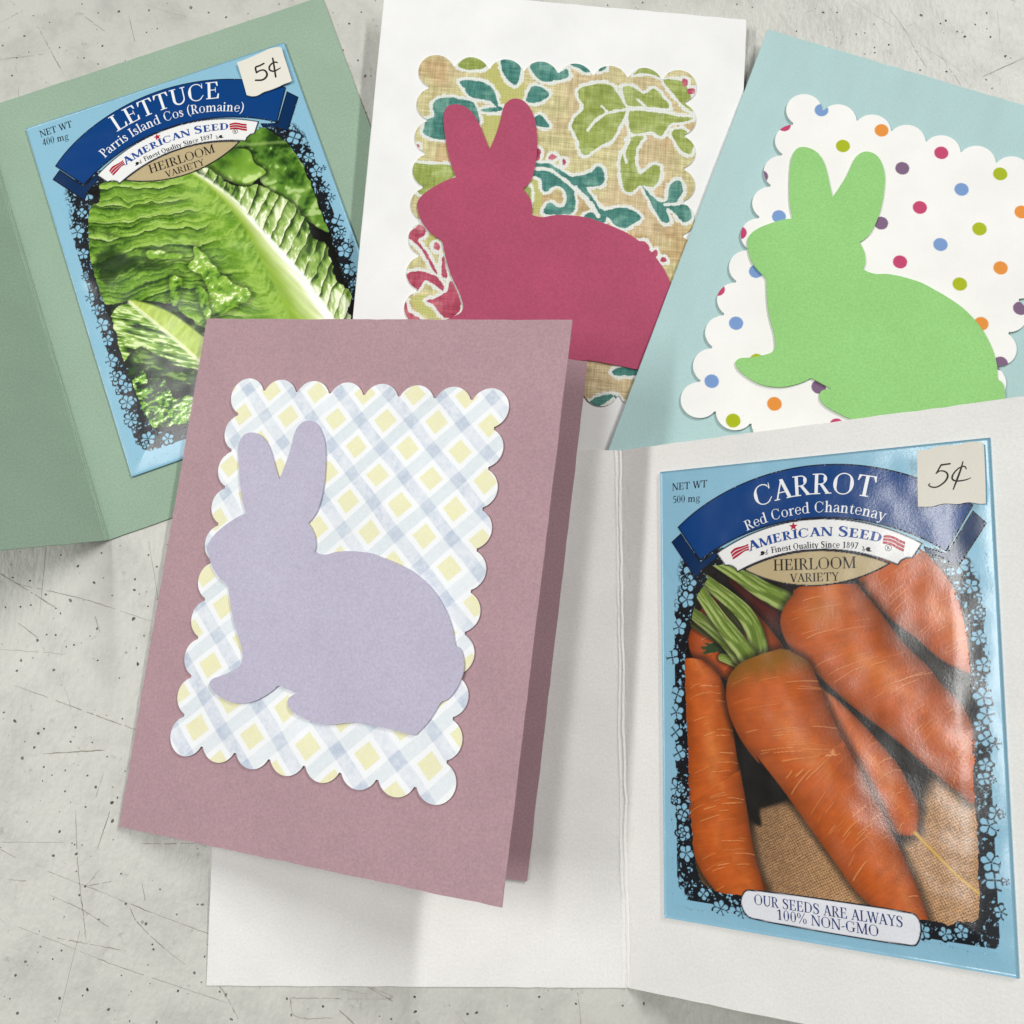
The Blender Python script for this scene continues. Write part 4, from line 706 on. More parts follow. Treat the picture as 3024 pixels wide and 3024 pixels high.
# ------------------------------------------------------------------ serif letters
h_, S_ = .055, .15
def glyphs(ch, S=S_, h=h_):
    """(list of polygons, advance) in units of cap height"""
    P = []
    def box(x0, y0, x1, y1): P.append([(x0, y0), (x1, y0), (x1, y1), (x0, y1)])
    sf = max(.05, h * .85)
    def stem(x, y0, y1, w=None, b=1, t=1, e=.10):
        w = w or S
        box(x, y0, x + w, y1)
        if b: box(x - e, y0, x + w + e, y0 + sf)
        if t: box(x - e, y1 - sf, x + w + e, y1)
    def half_serif_left(x, y, w): P.append([(x - .09, y - .05), (x - .09, y - .05 + .0), (x + w, y), (x, y - .13)])
    def diag(x0, y0, x1, y1, w): P.append([(x0 - w / 2, y0), (x0 + w / 2, y0), (x1 + w / 2, y1), (x1 - w / 2, y1)])
    def ser(x, y, w=.3): box(x - w / 2, y, x + w / 2, y + sf)
    def arc(cx, cy, rx, ry, a0, a1, thick=None, thin=None, n=26, tilt=0.0):
        tk = thick or S * 1.1; tn = thin or h
        a = np.radians(np.linspace(a0, a1, n))
        w = tn + (tk - tn) * np.abs(np.cos(a - tilt)) ** 1.6
        ox, oy = cx + rx * np.cos(a), cy + ry * np.sin(a)
        ix = cx + (rx - w * np.abs(np.cos(a)) - tn * .0) * np.cos(a); iy = cy + (ry - tn - (w - tn) * .25) * np.sin(a)
        for i in range(n - 1): P.append([(ox[i], oy[i]), (ox[i + 1], oy[i + 1]), (ix[i + 1], iy[i + 1]), (ix[i], iy[i])])
    def pen(pts, ws, sub=7):
        c = smooth_open(pts, sub); w = np.interp(np.linspace(0, 1, len(c)), np.linspace(0, 1, len(ws)), ws)
        P.extend(strip(c, w))
    def tick(x, y0, y1, w): P.append([(x - w, y0), (x, y0), (x, y1), (x - w * .35, y1)])
    X = .68
    if ch == ' ': return P, .36
    if ch == 'A':
        diag(.10, 0, .385, 1, h * 1.3); diag(.66, 0, .37, 1, S * 1.1); box(.2, .32, .58, .32 + h); ser(.10, 0, .24); ser(.66, 0, .30); return P, .78
    if ch == 'C':
        arc(.46, .5, .41, .52, 48, 312); tick(.80, .70, 1.0, .06); P.append([(.70, .86), (.80, .74), (.80, .70), (.66, .88)]); P.append([(.70, .12), (.82, .24), (.80, .28), (.68, .15)]); return P, .90
    if ch == 'G':
        arc(.46, .5, .41, .52, 48, 300); tick(.80, .70, 1.0, .06); P.append([(.70, .86), (.80, .74), (.80, .70), (.66, .88)]); box(.66, .06, .66 + S, .42); box(.56, .42 - sf, .90, .42); P.append([(.60, .02), (.66, .06), (.66, .14), (.58, .07)]); return P, .96
    if ch == 'D':
        stem(.12, 0, 1, t=0, b=0); box(.03, 0, .40, h); box(.03, 1 - h, .40, 1); arc(.36, .5, .46, .5, -90, 90); return P, .90
    if ch in 'EFL':
        stem(.12, 0, 1, b=(ch != 'L' or 1), t=1)
        if ch in 'EF':
            box(.2, 1 - h, .62, 1); P.append([(.62, 1), (.64, .74), (.59, .74), (.52, 1 - h)]); box(.2, .49, .50, .49 + h); P.append([(.50, .37), (.53, .37), (.53, .66), (.50, .66)])
        if ch in 'EL':
            box(.2, 0, .66, h); P.append([(.56, h), (.63, .28), (.69, .28), (.66, 0)])
        return P, (.62 if ch == 'F' else .74 if ch == 'E' else .70)
    if ch == 'H':
        stem(.12, 0, 1); stem(.62, 0, 1); box(.2, .49, .66, .49 + h); return P, .90
    if ch == 'I': stem(.12, 0, 1); return P, .40
    if ch == 'M':
        diag(.14, 0, .16, 1, h * 1.2); ser(.14, 0, .24); diag(.17, 1, .52, 0, S); diag(.52, 0, .86, 1, h * 1.2); box(.80, 0, .80 + S, 1); ser(.875, 0, .34); ser(.10, 1 - sf, .18); ser(.90, 1 - sf, .26); return P, 1.06
    if ch == 'N':
        box(.12, 0, .12 + h * 1.2, 1); ser(.15, 0, .26); diag(.16, 1, .74, 0, S * 1.15); box(.73, 0, .73 + h * 1.2, 1); ser(.76, 1 - sf, .26); ser(.09, 1 - sf, .18); return P, .90
    if ch == 'O': arc(.47, .5, .42, .52, 0, 360, n=40); return P, .94
    if ch == 'Q':
        arc(.47, .5, .42, .52, 0, 360, n=40); pen([(.40, .05), (.58, -.14), (.86, -.24)], [.08, .11, .03]); return P, .94
    if ch in 'PR':
        stem(.12, 0, 1); box(.03, 1 - h, .36, 1); box(.2, .46, .36, .46 + h); arc(.35, .73, .28, .27, -90, 90)
        if ch == 'R': P.append([(.32, .48), (.46, .48), (.74, .03), (.58, .03)]); box(.56, 0, .82, sf)
        return P, (.68 if ch == 'P' else .80)
    if ch == 'S':
        pen([(.54, .80), (.45, .94), (.30, .98), (.16, .90), (.13, .74), (.24, .60), (.42, .48), (.53, .33), (.50, .13), (.36, .02), (.20, .03), (.09, .18)], [h, h, h * 1.2, S * .8, S, S * 1.15, S * 1.2, S, S * .8, h * 1.2, h, h])
        tick(.58, .70, 1.0, .05); tick(.10, 0, .30, .05); return P, .68
    if ch == 'T':
        stem(.33, 0, 1, t=0); box(.05, 1 - h, .76, 1); P.append([(.05, 1), (.03, .72), (.07, .72), (.16, 1 - h)]); P.append([(.76, 1), (.78, .72), (.74, .72), (.65, 1 - h)]); return P, .81
    if ch == 'U':
        box(.12, .32, .12 + S, 1); ser(.19, 1 - sf, .34); box(.68, .32, .68 + h * 1.2, 1); ser(.71, 1 - sf, .26)
        a = np.radians(np.linspace(180, 360, 22)); w = S + (h * 1.2 - S) * np.linspace(0, 1, 22); cx, cy, rx, ry = .43, .33, .31, .35
        o = [(cx + rx * np.cos(t), cy + ry * np.sin(t)) for t in a]; i_ = [(cx + (rx - ww) * np.cos(t), cy + (ry - .08) * np.sin(t)) for t, ww in zip(a, w)]
        for k in range(21): P.append([o[k], o[k + 1], i_[k + 1], i_[k]])
        return P, .86
    if ch == 'V': diag(.12, 1, .40, 0, S * 1.1); diag(.40, 0, .68, 1, h * 1.3); ser(.12, 1 - sf, .30); ser(.68, 1 - sf, .24); return P, .78
    if ch == 'W':
        diag(.10, 1, .34, 0, S); diag(.34, 0, .56, 1, h * 1.2); diag(.54, 1, .78, 0, S); diag(.78, 0, 1.0, 1, h * 1.2)
        ser(.10, 1 - sf, .28); ser(.55, 1 - sf, .26); ser(1.0, 1 - sf, .24); return P, 1.08
    if ch == 'Y': diag(.12, 1, .40, .46, S); diag(.40, .46, .66, 1, h * 1.3); stem(.33, 0, .5, t=0); ser(.12, 1 - sf, .30); ser(.66, 1 - sf, .24); return P, .76
    # lower case
    def flag(x, y, w): P.append([(x - .10, y - .07), (x + w, y + .015), (x + w, y - .10), (x, y - .12)])
    if ch == 'a':
        box(.36, .08, .36 + S * .95, .5); pen([(.08, .52), (.16, .64), (.30, .67), (.41, .60), (.435, .46)], [.10, .07, h, h * 1.2, S * .9]); pen([(.40, .39), (.24, .35), (.11, .26), (.10, .10), (.22, .02), (.38, .12)], [h, h, S * .8, S * .9, h, h]); pen([(.44, .14), (.48, .02), (.58, .06)], [S * .8, h * 1.2, h * .8]); return P, .58
    if ch == 'c': arc(.34, X / 2, .28, X / 2 + .02, 45, 315, S * .95); pen([(.48, .62), (.53, .52)], [.08, .10]); return P, .58
    if ch == 'e': arc(.34, X / 2, .28, X / 2 + .02, 0, 325, S * .95); box(.12, X / 2, .60, X / 2 + h); return P, .64
    if ch == 'o': arc(.36, X / 2, .30, X / 2 + .02, 0, 360, S * .95, n=34); return P, .71
    if ch == 'd': arc(.33, X / 2, .27, X / 2 + .02, 30, 330, S * .95); box(.48, 0, .48 + S, 1.06); flag(.48, 1.05, S); box(.5, 0, .73, sf); return P, .76
    if ch == 'g':
        arc(.31, .46, .22, .22, 0, 360, S * .8); pen([(.20, .27), (.11, .17), (.18, .07), (.40, .06), (.56, -.04), (.50, -.20), (.28, -.27), (.10, -.20), (.08, -.08), (.20, .05)], [h, h, S * .6, S * .8, S * .7, h, h, h, h, h]); pen([(.46, .60), (.56, .67), (.62, .63)], [h, h, .09]); return P, .66
    if ch == 'i':
        box(.12, 0, .12 + S, X); flag(.12, X, S); box(.03, 0, .12 + S + .09, sf); a = np.linspace(0, 2 * math.pi, 12, endpoint=False); P.append([(.19 + .085 * math.cos(t), .90 + .085 * math.sin(t)) for t in a]); return P, .39
    if ch == 'l': box(.12, 0, .12 + S, 1.06); flag(.12, 1.05, S); box(.03, 0, .12 + S + .09, sf); return P, .39
    if ch in 'nmhr':
        top = 1.06 if ch == 'h' else X
        box(.12, 0, .12 + S, top); flag(.12, top, S); box(.03, 0, .12 + S + .09, sf)
        if ch == 'r': pen([(.24, .46), (.32, .60), (.44, .64), (.50, .58)], [h, h * 1.2, .10, .12]); return P, .53
        xs = [0] if ch != 'm' else [0, .40]
        for k in xs:
            pen([(.24 + k, .48), (.34 + k, .62), (.45 + k, .64), (.53 + k, .56), (.555 + k, .42)], [h, h * 1.2, S * .7, S * .9, S]); box(.48 + k, 0, .48 + k + S, .44); box(.40 + k, 0, .72 + k, sf)
        return P, (.77 if ch != 'm' else 1.17)
    if ch == 's':
        pen([(.37, .54), (.29, .65), (.16, .63), (.11, .50), (.22, .39), (.35, .29), (.39, .16), (.30, .04), (.16, .02), (.08, .13)], [h, h, S * .7, S * .8, S * .9, S * .9, S * .8, S * .6, h, h]); tick(.41, .46, .68, .04); tick(.09, 0, .22, .04); return P, .50
    if ch == 't': P.append([(.13, .60), (.13 + S, .90), (.13 + S, .10), (.13, .12)]); box(.04, X - h, .42, X); pen([(.20, .16), (.25, .04), (.36, .03), (.44, .12)], [S, S * .6, h, h]); return P, .46
    if ch == 'u': box(.12, .14, .12 + S, X); flag(.12, X, S); pen([(.19, .20), (.24, .06), (.36, .04), (.50, .18)], [S, S * .8, h * 1.2, h]); box(.48, 0, .48 + S, X); flag(.48, X, S); box(.5, 0, .72, sf); return P, .77
    if ch == 'y': diag(.12, X, .36, 0, S); diag(.36, 0, .58, X, h * 1.2); pen([(.37, .04), (.28, -.18), (.18, -.28), (.08, -.22)], [h * 1.2, h * 1.2, h * 1.4, .12]); ser(.13, X - sf, .27); ser(.58, X - sf, .22); return P, .68
    # figures
    if ch == '0': arc(.33, .5, .27, .51, 0, 360, S, n=34); return P, .66
    if ch == '1': stem(.26, 0, 1, t=0); P.append([(.08, .84), (.28, .99), (.28, .90), (.10, .78)]); return P, .62
    if ch == '4': box(.38, 0, .38 + S * .9, 1); box(.04, .25, .62, .25 + h * 1.3); diag(.07, .28, .44, .99, h * 1.2); return P, .66
    if ch == '5': box(.14, .90, .54, 1.0); diag(.14, .5, .17, .95, h); pen([(.12, .50), (.28, .60), (.46, .54), (.54, .34), (.46, .10), (.28, .01), (.09, .08)], [h, h, S * .7, S, S * .8, h, h * 1.3]); return P, .64
    if ch == '7': box(.08, .88, .58, 1.0); diag(.22, 0, .54, .92, S * .85); return P, .62
    if ch == '8': arc(.32, .76, .20, .24, 0, 360, S * .8); arc(.32, .28, .25, .29, 0, 360, S * .9); return P, .64
    if ch == '9': arc(.31, .66, .25, .34, 0, 360, S * .9); pen([(.52, .62), (.50, .30), (.36, .08), (.12, .0)], [S * .9, S * .8, S * .5, h]); return P, .64
    if ch == '%':
        arc(.22, .74, .17, .26, 0, 360, S * .7); arc(.76, .26, .17, .26, 0, 360, S * .7); diag(.22, -.02, .76, 1.02, h * 1.2); return P, .98
    if ch == '-': P.append([(.06, .28), (.34, .36), (.34, .44), (.06, .36)]); return P, .40
    if ch == '(': pen([(.34, 1.1), (.14, .80), (.10, .42), (.16, .06), (.34, -.22)], [h, S * .7, S * .9, S * .7, h]); return P, .40
    if ch == ')': pen([(.06, 1.1), (.26, .80), (.30, .42), (.24, .06), (.06, -.22)], [h, S * .7, S * .9, S * .7, h]); return P, .40
    return P, .5

WT = {'reg': (.138, .05), 'semi': (.18, .075), 'bold': (.20, .075)}
def lettering(text, where, cap, weight, fit=True, caps2=None):
    """polygons of a line of type, on an arc [cx,cy,r,a0,a1] or between two points"""
    Sw, hw = WT[weight]
    gl = [glyphs(c, Sw, hw) for c in text]
    if caps2:  # larger first letters
        scl = [caps2 if (i == 0 or text[i - 1] == ' ') else 1.0 for i in range(len(text))]
    else: scl = [1.0] * len(text)
    total = sum(a * s for (_, a), s in zip(gl, scl))
    out = []
    arcmode = len(where) == 5
    if arcmode:
        cx, cy, r, a0, a1 = where; L = abs(a0 - a1) * r
    else:
        (xa, ya), (xb, yb) = where; L = math.hypot(xb - xa, yb - ya); dx, dy = (xb - xa) / L, (yb - ya) / L
    kx = L / (total * cap); pos = 0
    for (polys, adv), s in zip(gl, scl):
        w = adv * s * cap * kx
        for p in polys:
            q = []
            for (px, py) in p:
                lx = px * s * cap * kx - w / 2; ly = py * cap * s
                if arcmode:
                    a = a0 - (pos + w / 2) / r
                    q.append((cx + r * math.cos(a) + lx * math.sin(a) + ly * math.cos(a), cy + r * math.sin(a) - lx * math.cos(a) + ly * math.sin(a)))
                else:
                    m = pos + w / 2 + lx
                    q.append((xa + dx * m - dy * ly, ya + dy * m + dx * ly))
            out.append(q)
        pos += w
    return out

# ------------------------------------------------------------------ seed packets
PW, PH = 81.4, 113.7
LAY = D['lay']
def arc_pts(c, n=40):
    cx, cy, r, a0, a1 = c
    return [(cx + r * math.cos(a), cy + r * math.sin(a)) for a in np.linspace(a0, a1, n)]

def packet_height(seed):
    def H(P):
        x, y = P[:, 0], P[:, 1]
        e = np.minimum(np.minimum(x, PW - x), np.minimum(y, PH - y))
        z = -.60 + .50 * ss(0, 10, e)
        z = z + .14 * (fbm(x * .045, y * .045, seed, 2) - .5) * ss(0, 8, e)
        return z
    return H

def carrot_art(P):
    A = D['carrot_art']; x, y = P[:, 0], P[:, 1]
    c = np.tile(np.array([27., 25., 23.]), (len(P), 1)) + ((fbm(x * .6, y * .6, 3, 3) - .5) * 22)[:, None]
    # grey-green gloom between the upper carrots
    c = mix(c, np.array([62., 62., 54.]), ss(38, 62, x) * ss(35, 50, y) * .7)
    # burlap: woven threads
    d = poly_sdf(P, smooth_closed(A['burlap'], 3))
    ca, sa = math.cos(.5), math.sin(.5); bx, by = x * ca + y * sa, -x * sa + y * ca
    bx = bx + .35 * (vn(x * .5, y * .5, 5) - .5); by = by + .35 * (vn(x * .5, y * .5, 6) - .5)
    f = 2 * math.pi / 1.15
    wv = np.where((np.floor(bx * f / math.pi) + np.floor(by * f / math.pi)) % 2 == 0, np.abs(np.sin(bx * f)), np.abs(np.sin(by * f)))
    g = .35 + .75 * wv ** .7 + .35 * (fbm(x * 2.2, y * 2.2, 8, 3) - .5)
    col = np.array([186., 142., 100.])[None] * (g * (.70 + .35 * ss(10, 50, x)))[:, None]
    m = 1 - ss(-3.5, 1.6, d + 2.2 * (fbm(x * .5, y * .5, 31, 3) - .5)); c = c * (1 - m[:, None]) + col * m[:, None]
    d = poly_sdf(P, smooth_closed(A['dark'], 3)); c = mix(c, np.array([24., 22., 18.]), (1 - ss(-.6, .5, d)) * .95)
    d = poly_sdf(P, smooth_closed(A['redbg'], 3)); c = mix(c, np.array([84., 24., 16.]), (1 - ss(-.6, .4, d)) * .9)
    pal = {'or': (np.array([194., 90., 30.]), np.array([136., 54., 12.]), np.array([216., 128., 68.])), 'red': (np.array([186., 80., 28.]), np.array([116., 40., 12.]), np.array([206., 110., 54.]))}
    rng = random.Random(12)
    for name, Lp, Rp, key in A['tubes']:
        if name == 'second':
            for k in (3, 2): c = stalk(P, c, *A['stems'][k])
        if name == 'main':
            d = poly_sdf(P, A['parsley'])
            c = mix(c, np.array([44., 66., 36.]), 1 - ss(-.15, .15, d + .5 * (fbm(x * 2, y * 2, 3, 2) - .5)))
            for k in (0, 8, 1, 5, 4, 7, 6): c = stalk(P, c, *A['stems'][k], dim=(.45 if k in (0, 1, 5) else .85 if k == 4 else 1.0))
        n = max(len(Lp), len(Rp))
        def resam(q):
            q = smooth_open(q, 6); s = np.r_[0, np.cumsum(np.linalg.norm(np.diff(q, axis=0), axis=1))]; t = np.linspace(0, s[-1], 26)
            return np.stack([np.interp(t, s, q[:, 0]), np.interp(t, s, q[:, 1])], 1)
        Lq, Rq = resam(Lp), resam(Rp)
        outl = np.vstack([Lq, Rq[::-1]])
        d = poly_sdf(P, smooth_closed(outl, 2))
        idx = np.where(d < .6)[0]
        if not len(idx): continue
        Q = P[idx]; C_ = (Lq + Rq) / 2; Wd = np.linalg.norm(Lq - Rq, axis=1) / 2
        for _ in range(6): C_[1:-1] = (C_[:-2] + 2 * C_[1:-1] + C_[2:]) / 4; Wd[1:-1] = (Wd[:-2] + 2 * Wd[1:-1] + Wd[2:]) / 4
        # shadow on whatever lies below
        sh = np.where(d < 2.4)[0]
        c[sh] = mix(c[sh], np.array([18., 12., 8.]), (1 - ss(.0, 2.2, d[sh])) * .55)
        sl = np.r_[0, np.cumsum(np.linalg.norm(np.diff(C_, axis=0), axis=1))]
        ax_ = np.gradient(C_, axis=0); cr = Rq - Lq; nn = np.stack([-cr[:, 1], cr[:, 0]], 1); nn /= np.linalg.norm(nn, axis=1)[:, None] + 1e-9
        nn *= np.sign((nn * ax_).sum(1))[:, None]
        for _ in range(3): nn[1:-1] = (nn[:-2] + 2 * nn[1:-1] + nn[2:]) / 4
        nn /= np.linalg.norm(nn, axis=1)[:, None]
        Fm = (Q[:, None, :] * nn[None]).sum(2) - (C_ * nn).sum(1)[None]
        i_ = np.clip((Fm > 0).sum(1) - 1, 0, len(C_) - 2); ar = np.arange(len(Q))
        f0, f1_ = Fm[ar, i_], Fm[ar, i_ + 1]
        tt = np.clip(f0 / np.where(np.abs(f0 - f1_) < 1e-6, 1e-6, f0 - f1_), 0, 1)
        par = sl[i_] + tt * (sl[i_ + 1] - sl[i_])
        Lp_ = Lq[i_] + (Lq[i_ + 1] - Lq[i_]) * tt[:, None]; Rp_ = Rq[i_] + (Rq[i_ + 1] - Rq[i_]) * tt[:, None]
        s = np.clip(2 * ((Q - Lp_) * (Rp_ - Lp_)).sum(1) / (((Rp_ - Lp_) ** 2).sum(1) + 1e-6) - 1, -1.05, 1.05)   # -1 left rim, +1 right rim
        base, dark, lite = pal[key]
        u = -s   # left negative
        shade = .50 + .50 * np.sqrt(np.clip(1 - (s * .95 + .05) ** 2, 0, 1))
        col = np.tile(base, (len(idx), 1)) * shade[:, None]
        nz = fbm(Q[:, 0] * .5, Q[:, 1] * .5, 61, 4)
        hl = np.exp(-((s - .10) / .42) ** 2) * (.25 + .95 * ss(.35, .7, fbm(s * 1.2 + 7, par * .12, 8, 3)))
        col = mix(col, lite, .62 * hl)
        col *= (.92 + .16 * nz)[:, None]
        # fine skin: faint transverse lines
        col *= (1 + .10 * (fbm(par * 2.4 + 1.2 * s * s, s * 1.6, 71, 3) - .5))[:, None]
        L_ = sl[-1]
        for k in range(int(L_ / 1.25)):
            p0 = rng.uniform(.06, .97) * L_; s0 = rng.uniform(-1, .6); ln = rng.uniform(.25, .9); th = rng.uniform(.06, .12); br = rng.uniform(.25, .8)
            curve = p0 - 1.7 * (1 - s ** 2) * rng.uniform(.6, 1) + .35 * (vn(s * 3, s * 0 + k, 5) - .5) + 1.2 * s * rng.uniform(-.25, .3)
            mk = np.exp(-((par - curve) / th) ** 2) * ss(s0, s0 + .08, s) * (1 - ss(s0 + ln - .1, s0 + ln, s))
            col = mix(col, np.array([240., 176., 118.]), br * mk)
            mk2 = np.exp(-((par - curve - .22) / th) ** 2) * ss(s0, s0 + .08, s) * (1 - ss(s0 + ln - .1, s0 + ln, s))
            col = mix(col, dark, .45 * br * mk2)
        if name in ('main',):
            col = mix(col, np.array([128., 92., 24.]), (1 - ss(1.5, 8, par + 2 * (nz - .5))) * .75)
        if name == 'second':
            col = mix(col, np.array([190., 130., 70.]), np.exp(-((par - 6) / 4.) ** 2) * np.exp(-((s + .1) / .4) ** 2) * .5)
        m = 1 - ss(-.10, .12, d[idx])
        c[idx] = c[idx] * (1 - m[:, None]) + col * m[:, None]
        if name == 'small':
            dd, pp, _ = line_dist(P, smooth_open(A['root'][0], 5)); wr_ = A['root'][1] * (1 - .012 * pp)
            rc = np.array([204., 160., 78.]) * np.ones((len(P), 1)) * (.75 + .35 * ss(-.4, .4, -dd + .3))[:, None]
            m = 1 - ss(wr_ * .5 - .05, wr_ * .5 + .15, dd); c = c * (1 - m[:, None]) + rc * m[:, None]
    return np.clip(c, 0, 255)

def stalk(P, c, q, w, dim=1.0):
    sp_ = smooth_open(q, 8); d, par, side = line_dist(P, sp_, 6)
    tot = par.max() + 1e-6
    hw = w * (.62 + .34 * np.clip(par / tot, 0, 1))
    s = d * side / np.maximum(hw, .05)
    near = d < hw + .5
    if not near.any(): return c
    s_, p_ = s[near], par[near]
    col = np.array([118., 142., 56.])[None] * (.55 + .48 * np.sqrt(np.clip(1 - s_ ** 2, 0, 1)))[:, None]
    rib = fbm(s_ * 5.0 + 11, p_ * .16, 9, 4)
    col = mix(col, np.array([178., 194., 118.]), ss(.46, .60, rib) * .8)
    col = mix(col, np.array([74., 96., 28.]), ss(.52, .7, fbm(s_ * 5 + 31, p_ * .1, 14, 2)) * .6)
    col = col * dim
    c2 = c.copy()
    sh = (d < hw + 1.3)
    c2[sh] = mix(c2[sh], np.array([20., 14., 8.]), (1 - ss(0, 1.3, d[sh] - hw[sh])) * .5)
    m = 1 - ss(-.06, .10, d[near] - hw[near])
    c2[near] = c2[near] * (1 - m[:, None]) + col * m[:, None]
    return c2

def lettuce_art(P):
    A = D['lettuce_art']; x, y = P[:, 0], P[:, 1]
    c = np.tile(np.array([24., 24., 18.]), (len(P), 1))
    def emboss(u, v, seed, o=3, e=.16):
        wu = u + 1.1 * (fbm(u * .6, v * .6, seed + 1, 2) - .5); wv_ = v + 1.1 * (fbm(u * .6, v * .6, seed + 2, 2) - .5)
        return (fbm(wu + e, wv_ + e, seed, o) - fbm(wu - e, wv_ - e, seed, o)) / e, fbm(wu, wv_, seed, o)
    def folds(u, s_, seed, fade):
        k = np.floor(u); w = u - k
        a = (.35 + .85 * h2(k, k * 0, seed)) * fade * ss(.22, .55, fbm(s_ * .13, k * 7.3, seed, 2) + .12)
        return a * (w - .5) * .62, a * np.exp(-(1 - w) / .06), a * np.exp(-w / .17)
    def leafpaint(c, poly, seed, dk, md, lt, hi, scale=.32, st=(1, 1), rot=0., edge=.5, gain=1.0, hithr=.75, uv=None, dark=.7, fold=None, halo=.6):
        d = poly_sdf(P, smooth_closed(poly, 3)) + edge * 1.6 * (fbm(x * .55, y * .55, seed + 40, 3) - .5)
        idx = np.where(d < .4)[0]
        q = P[idx]
        if uv is None:
            ca, sa = math.cos(rot), math.sin(rot); u = (q[:, 0] * ca + q[:, 1] * sa) * st[0] * scale; v = (-q[:, 0] * sa + q[:, 1] * ca) * st[1] * scale
        else: u, v = uv[0][idx], uv[1][idx]
        g, f = emboss(u, v, seed); g2, f2 = emboss(u * 2.6, v * 2.6, seed + 5)
        big = fbm(q[:, 0] * .07, q[:, 1] * .07, seed + 3, 2)
        t = np.clip(.50 + gain * .20 * g + gain * .10 * g2 + gain * .5 * (f2 - .5) + 1.0 * (big - .5) + .7 * (f - .5), 0, 1)
        rim = shd = 0 * t
        if fold is not None:
            ft, rim, shd = folds(u * fold, v * 3, seed + 9, 1.0); t = np.clip(t + ft, 0, 1)
        col = np.array(dk)[None] * (1 - ss(.05, .5, t))[:, None] + np.array(md)[None] * ss(.05, .5, t)[:, None]
        col = mix(col, np.array(lt), ss(.45, .85, t))
        col = mix(col, np.array(hi), ss(hithr, hithr + .2, t + .22 * g2 * gain) * .9)
        col = mix(col, np.array(dk) * .4, ss(.20, .0, t) * dark)
        col = mix(col, np.array(dk) * .35, shd * .75); col = mix(col, np.array(hi), rim * .6)
        sh = np.where((d > 0) & (d < 2.0))[0]
        c[sh] = mix(c[sh], np.array([14., 22., 8.]), (1 - ss(0, 2.0, d[sh])) * halo)
        m = 1 - ss(-.12, .15, d[idx]); c[idx] = c[idx] * (1 - m[:, None]) + col * m[:, None]
        return c
    c = leafpaint(c, A['back'], 5, (46., 78., 26.), (96., 134., 52.), (136., 166., 86.), (168., 194., 126.), .16, (1, 1), .9, dark=.3)
    d, _, _ = line_dist(P, [A['back'][0], A['back'][3], A['back'][4]]); c = mix(c, np.array([168., 190., 120.]), (1 - ss(.1, .9, d)) * .5)
    c = leafpaint(c, A['mid'], 15, (66., 104., 32.), (112., 150., 54.), (140., 174., 80.), (190., 212., 140.), .10, (1, 1), .5, gain=.7, dark=.2)
    RR = np.asarray(A['rib_r']); rd = RR[-1] - RR[0]; rd = rd / np.linalg.norm(rd)
    tr = (P - RR[0]) @ rd; dr_ = np.abs((P - RR[0]) @ np.array([-rd[1], rd[0]]))
    c = leafpaint(c, A['right'], 25, (82., 116., 44.), (146., 174., 92.), (200., 214., 162.), (228., 236., 206.), .40, (1.2, .9), 1.0, 1.0, .72, .72, dark=.5, uv=((tr + .55 * dr_) * .30 + .5 * (fbm(dr_ * .3, tr * .2, 7, 3) - .5), dr_ * .30), fold=.9)
    c = leafpaint(c, A['low_bg'], 35, (16., 32., 8.), (40., 70., 16.), (70., 102., 32.), (124., 152., 76.), .24, (.5, 1.4), -.35)
    RL = np.asarray(A['rib_l']); rd = RL[-1] - RL[0]; rd = rd / np.linalg.norm(rd)
    ts = (P - RL[0]) @ rd; ds = np.abs((P - RL[0]) @ np.array([-rd[1], rd[0]]))
    d = poly_sdf(P, smooth_closed(A['left'], 3)) + 1.4 * (fbm(x * .55, y * .55, 85, 3) - .5)
    u = (ts + .70 * ds - .005 * ds * ds) / 5.4 + 1.5 * (fbm(ds * .09, ts * .09, 4, 3) - .5) + .30 * (fbm(ds * .45, ts * .2, 14, 3) - .5)
    ft, rim, shd = folds(u, ds, 3, ss(0, 8, ds))
    ft2, rim2, shd2 = folds(u * 2.7 + .3, ds * 1.5, 13, ss(1, 9, ds) * .7)
    lowl = ss(48, 22, y + .35 * x)                                   # the lower folds lie deeper in the head
    g1, f1 = emboss(x * .16, y * .24, 45); g3, _ = emboss(x * .9, y * 1.1, 57, 2)
    st2 = fbm(u * 6.0, ds * .22, 63, 3)
    t = .52 + ft + ft2 + .08 * g1 + .03 * g3 + .18 * (f1 - .5) + .55 * (st2 - .5) + .35 * (fbm(x * .06, y * .06, 6, 2) - .5) - .07 * lowl
    t = np.clip(t + .14 * np.exp(-ds / 7.), 0, 1)
    col = np.array([50., 86., 18.])[None] * (1 - ss(.05, .5, t))[:, None] + np.array([106., 146., 46.])[None] * ss(.05, .5, t)[:, None]
    col = mix(col, np.array([150., 182., 84.]), ss(.48, .86, t))
    net = 1 - np.abs(2 * fbm(x * .42 + .2 * st2, y * .55, 71, 3) - 1)
    col = mix(col, np.array([168., 198., 108.]), ss(.93, .985, net) * .45)
    col = mix(col, np.array([24., 44., 8.]), np.clip(shd * (.62 + .3 * lowl) + shd2 * .6, 0, .92))
    col = mix(col, np.array([212., 226., 170.]), np.clip(rim * .7 + rim2 * .6, 0, 1) * ss(.35, .55, fbm(ds * .5, u, 77, 2)))
    c[d > 0] = mix(c[d > 0], np.array([14., 22., 8.]), (1 - ss(0, 2.0, d[d > 0])) * .6)
    m = 1 - ss(-.12, .15, d); c = c * (1 - m[:, None]) + col * m[:, None]
    for k, q in enumerate(A['gap']):
        d = poly_sdf(P, smooth_closed(q, 3)) + 3.2 * (fbm(x * .5, y * .5, 90 + k, 3) - .5)
        c = mix(c, np.array([22., 42., 10.]), (1 - ss(-2.2, .8, d)) * .72)
